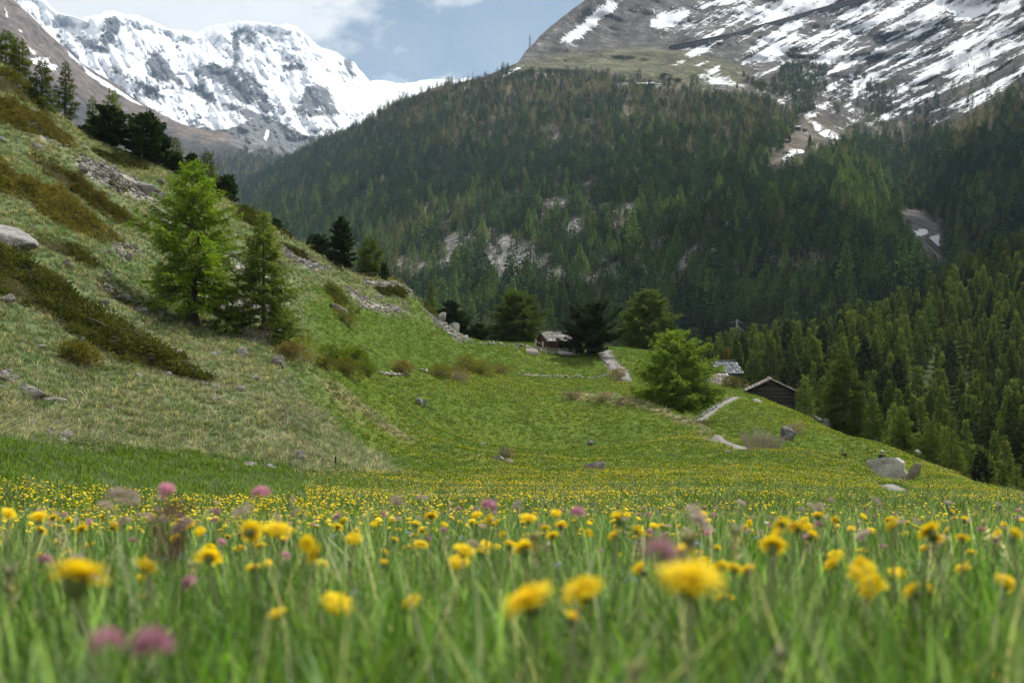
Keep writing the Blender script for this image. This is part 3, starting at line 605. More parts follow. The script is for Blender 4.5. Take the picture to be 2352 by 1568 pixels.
# mountain air: far slopes fade a little towards blue
def box_obj(name, lo, hi, mat):
    b_ = np.array([[x, y, z] for z in (lo[2], hi[2]) for y in (lo[1], hi[1]) for x in (lo[0], hi[0])], float)
    return mesh_obj(name, b_, np.array([[0,2,3,1],[4,5,7,6],[0,1,5,4],[2,6,7,3],[0,4,6,2],[1,3,7,5]]), mat)
hz = bpy.data.materials.new("mountain_air"); hz.use_nodes = True; ht = hz.node_tree; ht.nodes.clear()
ho = ht.nodes.new('ShaderNodeOutputMaterial'); hv = ht.nodes.new('ShaderNodeVolumePrincipled'); hv.inputs['Color'].default_value = (0.55, 0.75, 1.0, 1); hv.inputs['Density'].default_value = 3.2e-5; hv.inputs['Anisotropy'].default_value = 0.2
ht.links.new(hv.outputs[0], ho.inputs['Volume'])
haze = box_obj("haze", (-9200, -600, -480), (9200, 15500, 3150), hz); tag(haze, kind='stuff')
# two drifting cumulus clouds high above the valley, out of the picture; their shade lies on the right of the mountain
def cloud(px, seed, zc=3420.0):
    rg = np.random.default_rng(seed); P = []
    for a, b_ in px: D = float(np.exp(f1(np.array([float(a)]), np.array([float(b_)])))[0]); q = pt(a, b_, D); k = (zc-q[2])/svec.z; P.append((q[0]+svec.x*k, q[1]+svec.y*k))
    P = np.array(P); lo, hi = P.min(0), P.max(0); bb = bmesh.new(); bmesh.ops.create_icosphere(bb, subdivisions=2, radius=1.0); Vi = np.array([v.co[:] for v in bb.verts]); Fi = np.array([[v.index for v in f.verts] for f in bb.faces]); bb.free(); Vs, Fs, k = [], [], 0
    q = rg.uniform(lo, hi, (900, 2)); q = q[inpoly(P, q[:, 0], q[:, 1])][:260]
    for x, y in q:
        r = rg.uniform(28, 62); V = Vi*r*np.array([1.2, 1.2, 0.8]); V = V*(1+0.2*vnoise(V/(r*0.6)+x, seed))[:, None]; Vs.append(V+np.array([x, y, zc+rg.uniform(-20, 90)])); Fs.append(Fi+k); k += len(Vi)
    t = NT("cloud_white"); return tag(mesh_obj("clouds", np.concatenate(Vs), np.concatenate(Fs), t.done(t.pbr((0.8, 0.8, 0.82), 1.0, 0.0)), smooth_sh=True), kind='stuff')
cloud([(1440,905),(1500,780),(1570,640),(1660,545),(1780,500),(1900,540),(1975,590),(2050,650),(2130,670),(2150,905)], 3)
cloud([(2185,400),(2230,330),(2352,270),(2600,150),(2600,900),(2200,900),(2195,640),(2165,560),(2160,480)], 4)

# ------------------------------------------------------------------ trees
def tube(path, rad, sides=6, cap=False):
    path = np.asarray(path, float); n = len(path); rad = np.asarray(rad, float)
    tg = np.gradient(path, axis=0); tg /= np.linalg.norm(tg, axis=1)[:, None]+1e-9
    ref = np.where(np.abs(tg[:, 2:3]) > 0.9, np.array([[1.0, 0, 0]]), np.array([[0, 0, 1.0]]))
    a = np.cross(tg, ref); a /= np.linalg.norm(a, axis=1)[:, None]+1e-9; b = np.cross(tg, a)
    an = np.linspace(0, 2*math.pi, sides, endpoint=False)
    V = path[:, None]+rad[:, None, None]*(np.cos(an)[None, :, None]*a[:, None]+np.sin(an)[None, :, None]*b[:, None])
    i = np.arange(n-1)[:, None]*sides; j = np.arange(sides)[None]
    Fq = np.stack([i+j, i+(j+1) % sides, i+sides+(j+1) % sides, i+sides+j], -1).reshape(-1, 4)
    return V.reshape(-1, 3), Fq
class Bag:
    """collects pieces of one mesh"""
    def __init__(s): s.V = []; s.F3 = []; s.F4 = []; s.n = 0
    def add(s, V, Fq):
        V = np.asarray(V, float).reshape(-1, 3); Fq = np.asarray(Fq, int)
        (s.F3 if Fq.shape[1] == 3 else s.F4).append(Fq+s.n); s.V.append(V); s.n += len(V); return s
    def box(s, c, size, rz=0.0, tilt=None):
        x = np.array([[-1,-1,-1],[1,-1,-1],[1,1,-1],[-1,1,-1],[-1,-1,1],[1,-1,1],[1,1,1],[-1,1,1]], float)*np.asarray(size)/2
        if tilt is not None: x = x@np.array(tilt).T
        ca, sa = math.cos(rz), math.sin(rz); x = x@np.array([[ca, sa, 0], [-sa, ca, 0], [0, 0, 1]])
        return s.add(x+np.asarray(c), [[0,3,2,1],[4,5,6,7],[0,1,5,4],[1,2,6,5],[2,3,7,6],[3,0,4,7]])
    def bar(s, a, b, r, sides=6, r2=None):
        V, Fq = tube([a, (np.asarray(a, float)+np.asarray(b, float))/2, b], [r, (r+(r2 or r))/2, r2 or r], sides); s.add(V, Fq)
        n0 = s.n-len(V)
        for ring in (list(range(sides))[::-1], list(range(2*sides, 3*sides))):
            for k in range(1, sides-1): s.F3.append(np.array([[ring[0], ring[k], ring[k+1]]])+n0)
        return s
    def build(s, name, mat, parent=None, smooth_sh=False, link=True):
        fl = [np.concatenate(x) for x in (s.F3, s.F4) if x]
        return mesh_obj(name, np.concatenate(s.V), fl, mat, parent, smooth_sh, link=link)
def cards(P, A, L, W, rg, up=0.0):
    """diamond shaped sprigs: base P, direction A, length L, width W"""
    n = len(P); A = A/(np.linalg.norm(A, axis=1)[:, None]+1e-9)
    r = rg.normal(size=(n, 3)); r[:, 2] *= (1-up); s = np.cross(A, r); s /= np.linalg.norm(s, axis=1)[:, None]+1e-9
    L = np.broadcast_to(L, n)[:, None]; W = np.broadcast_to(W, n)[:, None]
    V = np.stack([P, P+A*L*0.45+s*W*0.5, P+A*L, P+A*L*0.45-s*W*0.5], 1).reshape(-1, 3)
    return V, np.arange(4*n).reshape(-1, 4)

def conifer(seed, Ht, Rad, nb=60, leaf=0.3, lw=0.4, t0=0.1, shape=0.8, droop=0.15, upturn=0.25, fill=1.0, trunk_r=None, rise=0.5, tuft=4, irregular=0.25, dense=False, lean=0.0, twig=1.0, fork=0, low=0.58):
    """trunk mesh and crown mesh (as bags) of a conifer standing at the origin"""
    rg = np.random.default_rng(seed); tb, cb = Bag(), Bag()
    tr = trunk_r or Ht*0.022
    zz = np.linspace(-0.3, Ht, 14); wob = np.cumsum(rg.normal(0, 0.012*Ht/14, (14, 2)), 0); ph = np.stack([wob[:, 0]+lean*(zz/Ht)**2*Ht, wob[:, 1], zz], -1)
    ph[0, :2] = 0
    rr = tr*(1-zz/Ht)**0.85+0.01; rr[0] *= 1.5; rr[1] *= 1.12
    tb.add(*tube(ph, rr, 9))
    stems = [(ph, 1.0)]
    for k in range(fork):
        q = 3+k*2; az = rg.uniform(0, 6.28); hh = Ht*rg.uniform(0.7, 0.85)
        z2 = np.linspace(ph[q, 2], hh, 9); t2 = (z2-z2[0])/(hh-z2[0]); off = Rad*0.16*np.sqrt(t2)
        p2 = np.stack([np.interp(z2, ph[:, 2], ph[:, 0])+off*math.cos(az), np.interp(z2, ph[:, 2], ph[:, 1])+off*math.sin(az), z2], -1)
        tb.add(*tube(p2, tr*0.6*(1-t2)**0.8+0.01, 7))
    LP, LA = [], []
    az = rg.uniform(0, 6.28); lob = rg.normal(0, 1, 5)
    for i in range(nb):
        t = t0+(1-t0)*((i+rg.uniform(0, 1))/nb)**0.95
        az += 2.4+rg.normal(0, 0.5)
        q = (t-t0)/(1-t0)
        if shape > 0: prof = (1-q)**shape*min(1.0, low+0.04+q*2.2)
        else: prof = max(0.05, 1-q**(-shape))**0.75*min(1.0, low+q*1.6)
        prof *= 1+irregular*(0.6*math.sin(3*az+lob[0])*math.sin(7*q+lob[1])+0.5*rg.normal())
        L = max(0.12*Rad, Rad*prof)
        el = lerp(-0.12, 0.95, q**1.4)*rise+rg.normal(0, 0.16)-0.03
        n = 7; s = np.linspace(0, 1, n); d = np.array([math.cos(az), math.sin(az)])
        hor = s*L*math.cos(el); ver = s*L*math.sin(el)-droop*L*s**1.4*(1-q*0.6)+upturn*L*s**3*0.7
        side = np.cumsum(rg.normal(0, 0.03*L, n))
        b0 = np.array([np.interp(t*Ht, zz, ph[:, 0]), np.interp(t*Ht, zz, ph[:, 1]), t*Ht])
        P = b0+np.stack([hor*d[0]-side*d[1], hor*d[1]+side*d[0], ver], -1)
        br = max(0.012, tr*0.28*(L/Rad)*(1-q*0.5)); tb.add(*tube(P, br*(1-s*0.85), 4))
        m = max(4, int(round((7 if not dense else 9)*L*twig/ (0.35+0.05*L)*fill)))
        for k in range(m):
            sk = rg.uniform(0.12, 1.0)**0.8; base = np.array([np.interp(sk, s, P[:, c]) for c in range(3)])
            sg = 1 if k % 2 else -1; ta = az+sg*rg.uniform(0.5, 1.15); tl = (0.34*L*(1.12-sk)+0.22)*rg.uniform(0.6, 1.25)
            if sk > 0.9: ta = az+rg.normal(0, 0.3)
            dz = rg.uniform(-0.6, 0.3) if not dense else rg.uniform(-0.05, 0.5)
            tv = np.array([math.cos(ta), math.sin(ta), dz]); nn = max(3, int(tuft*tl/leaf*0.85*fill))
            ss = rg.uniform(0.05, 1, nn); sag = -0.18*tl*ss**2 if not dense else 0*ss
            p = base+tv*(tl*ss)[:, None]; p[:, 2] += sag
            LP.append(p); a_ = tv+rg.normal(0, 0.75, (nn, 3)); a_[:, 2] += 0.25 if dense else 0.08; LA.append(a_)
            if L > 1.5 and k % 2 == 0 and not dense: tb.add(*tube(np.stack([base, base+tv*tl*0.5, base+tv*tl-np.array([0, 0, 0.1*tl])]), np.array([0.018, 0.012, 0.005])*max(1, L/3), 3))
    LP = np.concatenate(LP); LA = np.concatenate(LA); n = len(LP)
    cb.add(*cards(LP, LA, leaf*rg.uniform(0.6, 1.35, n), leaf*lw*rg.uniform(0.7, 1.2, n), rg))
    return tb, cb
bark = plain_mat("larch_bark", (0.060, 0.048, 0.038), (0.12, 0.095, 0.075), 3.0, 0.95, 0.6, 0.05, 0.1, (4, 4, 0.8))
bark_d = plain_mat("pine_bark", (0.040, 0.034, 0.030), (0.09, 0.075, 0.06), 3.0, 0.95, 0.6, 0.05, 0.1, (4, 4, 0.8))
L_fresh = leaf_mat("larch_needles_fresh", (0.100, 0.175, 0.014), (0.150, 0.235, 0.024), 0.58, 0.5, 0.1)
L_pale = leaf_mat("larch_needles_pale", (0.165, 0.235, 0.050), (0.230, 0.300, 0.065), 0.62, 0.5, 0.1)
L_mid = leaf_mat("larch_needles_mid", (0.080, 0.128, 0.022), (0.140, 0.195, 0.034), 0.36, 0.25, 0.1, rnd=0.5)
L_dull = leaf_mat("larch_needles_dull", (0.075, 0.105, 0.024), (0.115, 0.145, 0.034), 0.52, 0.25, 0.1)
L_rust = leaf_mat("larch_needles_rusty", (0.11, 0.085, 0.02), (0.15, 0.10, 0.022), 0.4, 0.4, 0.1)
L_soft = leaf_mat("larch_needles_soft", (0.100, 0.168, 0.026), (0.150, 0.225, 0.038), 0.55, 0.4, 0.1)
L_dim = leaf_mat("larch_needles_dim", (0.060, 0.095, 0.022), (0.098, 0.140, 0.034), 0.45, 0.25, 0.1)
P_dark = leaf_mat("pine_needles_dark", (0.020, 0.038, 0.013), (0.040, 0.062, 0.020), 0.24, 0.7, 0.15, (1.1, 1.2, 0.5))
P_mid = leaf_mat("pine_needles_mid", (0.022, 0.038, 0.014), (0.038, 0.058, 0.018), 0.2, 0.7, 0.15, (1.1, 1.2, 0.5))

def make_tree(name, bags, loc, label, cat, leafm, barkm, group=None, rz=0.0):
    tb, cb = bags; e = empty(name, loc, rz); tag(e, label, cat, group)
    tb.build("trunk", barkm, e, True); cb.build("crown", leafm, e); return e
def put_tree(u, vb, vt, wpx, label, kind='larch', leafm=None, seed=1, group=None, d=None, dmin=20, dmax=260, sink=0.2, name=None, **k):
    """a tree whose foot is seen at (u, vb), its tip at height vt and its crown wpx wide"""
    wpx *= 1.12; p = place(u, vb, dmin, dmax) if d is None else Vector(((u-U0)/F*d, d, float(H(np.array([(u-U0)/F*d]), np.array([float(d)]))[0])))
    d = p.y; vfoot = V0-F*p.z/d; Ht = (vfoot-vt)*d/F; Rad = wpx*d/F/2
    a = dict(nb=int(34+4.2*Ht), leaf=0.26, lw=0.34)
    if kind == 'pine': a.update(leaf=0.30, lw=0.5, shape=-2.2, dense=True, rise=0.7, droop=0.05, upturn=0.35, t0=0.06, tuft=6, irregular=0.3, nb=int(40+5*Ht))
    a.update(k); bags = conifer(seed, Ht, Rad, **a)
    return make_tree(name or ("larch_tree" if kind == 'larch' else "pine_tree"), bags, (p.x, p.y, p.z-sink), label, "tree", leafm or (L_mid if kind == 'larch' else P_dark), bark if kind == 'larch' else bark_d, group)

# the trees that stand apart
put_tree(441, 745, 372, 236, "tall bright green larch with thick dark trunk and sweeping low branches", leafm=L_fresh, seed=11, trunk_r=0.50, nb=120, t0=0.15, shape=-2.0, rise=0.75, droop=0.16, upturn=0.25, irregular=0.5, leaf=0.26, lw=0.32, fill=1.0, fork=1, dmax=130, low=0.85)
put_tree(605, 786, 482, 160, "slender pale green larch standing right beside the tallest bright green larch", leafm=L_pale, seed=23, trunk_r=0.20, nb=140, t0=0.05, shape=0.68, rise=0.65, droop=0.22, upturn=0.2, leaf=0.25, lw=0.30, fill=1.05, low=0.9, irregular=0.3, dmax=130)
put_tree(520, 772, 655, 92, "young bushy larch sapling growing at the foot of the tallest larch", leafm=L_mid, seed=29, t0=0.03, shape=-1.4, nb=40, leaf=0.24, dmax=125, sink=0.1, irregular=0.35)
put_tree(783, 628, 497, 68, "black green stone pine alone on the rocky shoulder", 'pine', seed=31, t0=0.09, shape=0.62, d=164)
put_tree(729, 592, 540, 44, "small round stone pine on the skyline left of the black green pine", 'pine', seed=32, d=164, leafm=P_mid)
put_tree(849, 626, 545, 64, "broad round topped larch right of the black green pine", leafm=L_mid, seed=33, d=180, shape=-2.0, nb=60, leaf=0.3)
put_tree(882, 634, 600, 20, "tiny dark pine at the right foot of the round topped larch", 'pine', seed=34, d=180, shape=0.6, nb=30)
put_tree(635, 515, 505, 30, "low dark pine bush on the skyline between the slender larch and the round pine", 'pine', seed=35, d=157, shape=-1.2, nb=24) if False else None
# trees along the crest of the left slope
put_tree(14, 165, 66, 60, "skyline larch at the upper left corner, cut by the frame edge", leafm=L_dull, seed=41, d=150, shape=-1.8)
put_tree(44, 182, 84, 58, "second skyline larch at the upper left, broad and dull green", leafm=L_dull, seed=42, d=147, shape=-1.6)
put_tree(97, 290, 135, 82, "tall thin topped larch in front of the skyline on the upper left slope", leafm=L_dull, seed=43, d=136, shape=0.8, droop=0.25)
put_tree(150, 232, 138, 56, "small separate larch on the skyline against the bare brown flank", leafm=L_dull, seed=44, d=150, shape=0.7, droop=0.12)
put_tree(205, 350, 292, 52, "low dark pine bush at the left foot of the pine grove", 'pine', seed=45, d=146, shape=-1.6)
put_tree(213, 330, 218, 44, "thin larch behind the left side of the pine grove", leafm=L_dull, seed=46, d=158, shape=0.7)
put_tree(258, 330, 203, 74, "spreading larch top showing above the dark pine grove", leafm=L_dull, seed=47, d=158, shape=-1.5, droop=0.1)
put_tree(250, 372, 246, 82, "dark green pine at the left of the pine grove", 'pine', seed=48, d=148, shape=-2.6)
put_tree(330, 402, 263, 92, "tallest black pine in the middle of the grove, round headed", 'pine', seed=49, d=149, shape=-2.8)
put_tree(366, 412, 300, 60, "black pine leaning against the right side of the tallest grove pine", 'pine', seed=50, d=152, shape=-1.8)
put_tree(405, 415, 312, 44, "dull larch behind the right end of the pine grove", leafm=L_dull, seed=51, d=160, shape=0.6)
put_tree(398, 420, 350, 50, "squat dark pine at the right end of the grove", 'pine', seed=52, d=154, shape=-1.8)
put_tree(441, 435, 352, 40, "narrow dark pine behind the top of the tallest larch", 'pine', seed=53, d=156, shape=-2.0)
put_tree(476, 450, 345, 60, "thin dull larch on the skyline right of the tallest larch", leafm=L_dull, seed=54, d=160, shape=0.7, droop=0.2)
put_tree(520, 480, 402, 44, "dark pine at the downhill end of the skyline trees", 'pine', seed=55, d=160, shape=-2.2)
put_tree(497, 452, 398, 40, "small dull larch between the skyline pine and the thin larch", leafm=L_dull, seed=56, d=164, shape=0.8)
put_tree(633, 518, 500, 26, "low dark pine bush on the skyline left of the small round pine", 'pine', seed=35, d=160, shape=-1.2, nb=24)
# trees around the upper meadow
put_tree(990, 790, 642, 46, "thin pale larch rising behind the rocky edge of the shoulder", leafm=L_dull, seed=61, d=222, shape=0.75, droop=0.2)
put_tree(1034, 780, 690, 60, "dark pine below the rocky edge of the shoulder", 'pine', seed=62, d=205, shape=-1.6)
put_tree(1062, 782, 712, 34, "slim dark pine right of the one below the rocky edge", 'pine', seed=63, d=207, shape=-1.6)
put_tree(1100, 792, 742, 52, "low dark pine bush at the left end of the upper meadow", 'pine', seed=64, d=208, shape=-1.3)
put_tree(1187, 794, 668, 128, "broad larch with a divided trunk left of the log hut", leafm=L_dim, seed=65, d=212, shape=-2.0, nb=110, fork=1, rise=0.45, leaf=0.34, fill=1.05)
put_tree(1350, 812, 697, 116, "broad black stone pine beside the log hut, casting a round shadow on the meadow", 'pine', seed=66, d=193, shape=-2.4, nb=64, irregular=0.4, leaf=0.34, lean=0.05)
put_tree(1488, 812, 664, 146, "large dim larch with layered branches right of the black stone pine", leafm=L_dim, seed=67, d=226, shape=-1.7, nb=120, rise=0.35, droop=0.2, leaf=0.34, fill=1.1)
put_tree(1556, 957, 757, 202, "bushy fresh green larch in front of the stone roofed huts", leafm=L_soft, seed=68, d=131, shape=-1.9, nb=112, t0=0.12, leaf=0.25, fill=1.15, rise=0.55, irregular=0.22)
put_tree(1938, 1000, 803, 142, "tall dull green larch right of the black barn", leafm=L_mid, seed=69, d=138, shape=0.72, nb=90, droop=0.24, leaf=0.28)
put_tree(2068, 1032, 930, 96, "young bright larch below the tall larch, at the meadow's wooded edge", leafm=L_mid, seed=70, d=124, shape=0.8, nb=56)
put_tree(2140, 1062, 962, 92, "second young larch down the wooded meadow edge", leafm=L_mid, seed=71, d=116, shape=0.8, nb=56)
put_tree(2185, 1078, 985, 70, "third young larch leaning over the wooded meadow edge", leafm=L_mid, seed=72, d=112, shape=0.9, nb=50)
put_tree(2335, 1165, 1060, 60, "young larch at the right frame edge where the meadow ends", leafm=L_mid, seed=73, d=96, shape=0.8, nb=44)
put_tree(1850, 985, 860, 78, "shaded larch just behind the right wall of the black barn", leafm=L_mid, seed=74, d=176, shape=0.8, nb=60)

# ------------------------------------------------------------------ the woods
store = bpy.data.collections.new("library")       # sources that the scattered stuff points at; not linked to the scene
def src_coll(name, objs):
    c = bpy.data.collections.new(name)
    for i, o in enumerate(objs):
        o.name = "%s_%02d" % (name, i); c.objects.link(o)
    return c
def scatter(name, P, coll, rot=None, scl=None, idx=None, tagk='stuff'):
    n = len(P); me = bpy.data.meshes.new(name); me.vertices.add(n); me.vertices.foreach_set('co', np.asarray(P, np.float32).ravel())
    a = me.attributes.new('rot', 'FLOAT_VECTOR', 'POINT'); a.data.foreach_set('vector', np.asarray(rot if rot is not None else np.zeros((n, 3)), np.float32).ravel())
    scl = np.asarray(scl if scl is not None else np.ones(n), np.float32)
    if scl.ndim == 1: scl = np.repeat(scl[:, None], 3, 1)
    a = me.attributes.new('scl', 'FLOAT_VECTOR', 'POINT'); a.data.foreach_set('vector', scl.astype(np.float32).ravel())
    a = me.attributes.new('idx', 'INT', 'POINT'); a.data.foreach_set('value', np.asarray(idx if idx is not None else np.zeros(n), np.int32))
    o = bpy.data.objects.new(name, me); C.objects.link(o); tag(o, kind=tagk)
    g = bpy.data.node_groups.new(name+"_nodes", 'GeometryNodeTree')
    g.interface.new_socket(name="Geometry", in_out='INPUT', socket_type='NodeSocketGeometry'); g.interface.new_socket(name="Geometry", in_out='OUTPUT', socket_type='NodeSocketGeometry')
    N = g.nodes.new; gi = N('NodeGroupInput'); go = N('NodeGroupOutput'); ip = N('GeometryNodeInstanceOnPoints'); ci = N('GeometryNodeCollectionInfo')
    ci.inputs['Collection'].default_value = coll; ci.inputs['Separate Children'].default_value = True; ci.inputs['Reset Children'].default_value = True
    def na(nm, ty):
        x = N('GeometryNodeInputNamedAttribute'); x.data_type = ty; x.inputs['Name'].default_value = nm; return x.outputs['Attribute']
    g.links.new(gi.outputs[0], ip.inputs['Points']); g.links.new(ci.outputs[0], ip.inputs['Instance']); ip.inputs['Pick Instance'].default_value = True
    g.links.new(na('idx', 'INT'), ip.inputs['Instance Index']); g.links.new(na('rot', 'FLOAT_VECTOR'), ip.inputs['Rotation']); g.links.new(na('scl', 'FLOAT_VECTOR'), ip.inputs['Scale'])
    g.links.new(ip.outputs[0], go.inputs[0])
    md = o.modifiers.new("scatter", 'NODES'); md.node_group = g
    return o

# --- far forest: small trees of three looks, scattered over the mountain
def far_tree(seed, kind, mat):
    rg = np.random.default_rng(seed); b = Bag(); n = 330 if kind != 'bare' else 240
    t = rg.uniform(0, 1, n)**0.8; az = rg.uniform(0, 6.28, n)
    prof = {'pine': 0.20*np.sqrt(np.clip(1-t**2.4, 0, 1))+0.015, 'larch': 0.19*(1-t)**0.8+0.012, 'bare': 0.16*(1-t)**0.75+0.012}[kind]
    r = prof*rg.uniform(0.35, 1.0, n)*(1+0.2*np.sin(3*az+seed)); P = np.stack([r*np.cos(az), r*np.sin(az), 0.08+0.9*t], -1)
    A = np.stack([np.cos(az), np.sin(az), rg.normal(0.0 if kind != 'pine' else 0.5, 0.4, n)], -1)
    L = (0.074 if kind != 'bare' else 0.058)*(1.15-0.6*t)*rg.uniform(0.7, 1.3, n)
    b.add(*cards(P, A, L, L*(0.75 if kind != 'bare' else 0.45), rg)); b.add(*tube([(0, 0, -0.05), (0, 0, 0.5), (0, 0, 0.97)], [0.016, 0.01, 0.002], 4))
    return b.build("far_tree", mat, link=False)
FP = leaf_mat("far_pine", (0.024, 0.048, 0.030), (0.046, 0.078, 0.042), 0.25, 1.5, 0.05, rnd=0.4)
FL = leaf_mat("far_larch", (0.072, 0.125, 0.046), (0.125, 0.180, 0.066), 0.45, 1.5, 0.05, rnd=0.35)
FB = leaf_mat("far_bare_larch", (0.145, 0.124, 0.080), (0.215, 0.185, 0.120), 0.42, 1.5, 0.05, rnd=0.3)
far_c = src_coll("far_tree", [far_tree(1, 'pine', FP), far_tree(2, 'pine', FP), far_tree(3, 'pine', FP), far_tree(4, 'larch', FL), far_tree(5, 'larch', FL), far_tree(6, 'larch', FL), far_tree(7, 'bare', FB), far_tree(8, 'bare', FB)])
def forest_on(name, U, V, P, dens, hfun, bare, green, seed, nmax=150000):
    rg = np.random.default_rng(seed)
    a = P[1:, :-1]-P[:-1, :-1]; b = P[:-1, 1:]-P[:-1, :-1]; ar = np.linalg.norm(np.cross(a, b), axis=-1)
    uc, vc = U[:-1, :-1], V[:-1, :-1]; w = ar*dens(uc, vc); tot = w.sum(); n = int(min(nmax, tot)); w = (w/tot).ravel()
    k = rg.choice(len(w), n, p=w); i, j = np.unravel_index(k, ar.shape); s, t = rg.uniform(0, 1, (2, n))[:, :, None]
    Q = P[i, j]*(1-s)*(1-t)+P[i+1, j]*s*(1-t)+P[i, j+1]*(1-s)*t+P[i+1, j+1]*s*t; u = uc[i, j]; v = vc[i, j]
    h = hfun(u, v)*np.exp(rg.normal(-0.05, 0.36, n)); Q[:, 2] -= 0.3
    x = rg.uniform(0, 1, n)+0.55*fbm(Q/110.0, 4, seed); fb, fg = bare(u, v), green(u, v)
    idx = np.where(x < fb, 6+rg.integers(0, 2, n), np.where(x < fb+fg, 3+rg.integers(0, 3, n), rg.integers(0, 3, n)))
    rot = np.stack([rg.normal(0, 0.03, n), rg.normal(0, 0.03, n), rg.uniform(0, 6.28, n)], -1)
    wd = np.where(idx < 3, rg.uniform(0.85, 1.25, n), rg.uniform(0.8, 1.15, n))
    return scatter(name, Q, far_c, rot, np.stack([h*wd, h*wd, h], -1), idx)
TL = ([400,900,1000,1100,1190,1240,1400,1440,1560,1640,1700,1760,1790], [0,0,0,100,168,172,168,190,196,215,218,225,245])
def dens1(u, v):
    nn = fbm(np.stack([u, v], -1)/45.0, 4, 121); n2_ = fbm(np.stack([u+v*0.4, v*0.5], -1)/16.0, 3, 123)
    left = smooth(-4, 14, v-np.interp(u, *TL))*(u < 1870)
    left = left*np.where((u > 1760) & (v < 330), smooth(1895, 1860, u-0*v)*smooth(225, 250, v), 1)
    mid = ((u >= 1760) & (v >= 330)).astype(float)
    right = smooth(-20, 40, v-np.interp(u, [1900,1960,2060,2200,2280,2352,2700], [330,320,290,290,235,190,90]))*(u > 1900)
    d = np.maximum(np.maximum(left, mid), right)
    strip_ = ((u > 1985) & (u < 2050) & (v > 190) & (v < 290)).astype(float)*0.5; grove = inpoly([(1800,150),(1870,132),(1900,150),(1895,215),(1850,240),(1790,225),(1740,210),(1700,170),(1760,190)], u, v)*0.5
    d = np.maximum(d, np.maximum(strip_, grove)); d = np.maximum(d, (u > 1900)*smooth(70, 260, v)*0.12*(nn > -0.1))
    cut = np.maximum(soft(HAMCUT, u, v, 5), soft(RAVCUT, u, v, 5))
    for s_ in SCREEF: cut = np.maximum(cut, 0.93*soft(s_, u, v, 10))
    for s_ in SNOW1[:16]: cut = np.maximum(cut, 0.9*soft(s_, u, v, 5))
    gaps = 0.85*smooth(0.16, 0.36, n2_)*smooth(180, 420, v)*smooth(1800, 1500, u)
    return d*(1-cut)*(1-gaps)*(0.75+0.5*nn)/30.0
def bare1(u, v): return np.clip(0.62*smooth(420, 190, v)+0.10*smooth(1900, 2100, u)*smooth(500, 300, v)-0.3*smooth(40, -10, v-np.interp(u, *TL)), 0.02, 0.75)
def green1(u, v): return np.clip(0.18+0.42*smooth(330, 640, v)+0.5*inpoly([(1880,330),(1990,370),(2080,480),(2140,600),(2080,620),(2000,560),(1930,470)], u, v)-0.15*smooth(300, 200, v), 0.05, 0.9)
forest_on("forest", U1, V1, P1, dens1, lambda u, v: np.interp(v, [150, 300, 500, 800], [8.8, 10.8, 12.8, 13.8]), bare1, green1, 5)
def dens4(u, v): return smooth(335, 372, v+20*fbm(np.stack([u, v], -1)/30.0, 3, 5))*smooth(400, 500, u)/160.0
forest_on("valley_forest", U4, V4, P4, dens4, lambda u, v: 14+0*u, lambda u, v: 0.45+0*u, lambda u, v: 0.1+0*u, 6, 14000)

# --- the near larch wood on the right: every tree stands by itself
L_wood = leaf_mat("larch_needles_wood", (0.052, 0.090, 0.018), (0.105, 0.150, 0.028), 0.34, 0.25, 0.1, rnd=0.5)
wood_src = []; wood_join = []
for k, (sd_, kind, lm) in enumerate([(201,'larch',L_wood),(202,'larch',L_wood),(203,'larch',L_wood),(204,'larch',L_dull),(205,'larch',L_dull),(206,'larch',L_wood),(207,'pine',P_dark),(208,'pine',P_mid),(209,'larch',L_rust)]):
    a = dict(nb=62, leaf=0.50, lw=0.42, t0=0.09, shape=0.85+0.1*(k % 3), droop=0.2, upturn=0.22, fill=0.85, rise=0.45)
    if kind == 'pine': a.update(dense=True, shape=-2.0, leaf=0.45, lw=0.5, t0=0.06, tuft=5, rise=0.7, droop=0.05)
    tb, cb = conifer(sd_, 14.0, 3.2 if kind == 'larch' else 2.8, **a)
    nt_ = tb.n; fl_ = [np.concatenate(tb.F4), np.concatenate(cb.F4)+nt_]; wood_join.append(mesh_obj("wood_tree", np.concatenate(tb.V+cb.V), [np.concatenate(fl_)], mats=[bark, lm], midx=np.repeat([0, 1], [len(fl_[0]), len(fl_[1])]), link=False))
    wood_src.append((tb.build("trunk", bark, None, True, link=False).data, cb.build("crown", lm, None, link=False).data, kind, lm))
def wood_tree(p, k, h, rz, label, group):
    td, cd, kind, lm = wood_src[k]; e = empty("larch_tree" if kind == 'larch' else "pine_tree", p, rz); s = h/14.0; e.scale = (s*1.0, s*1.0, s); tag(e, label, "tree", group)
    for nm, da in (("trunk", td), ("crown", cd)):
        o = bpy.data.objects.new(nm, da); C.objects.link(o); o.parent = e
    return e
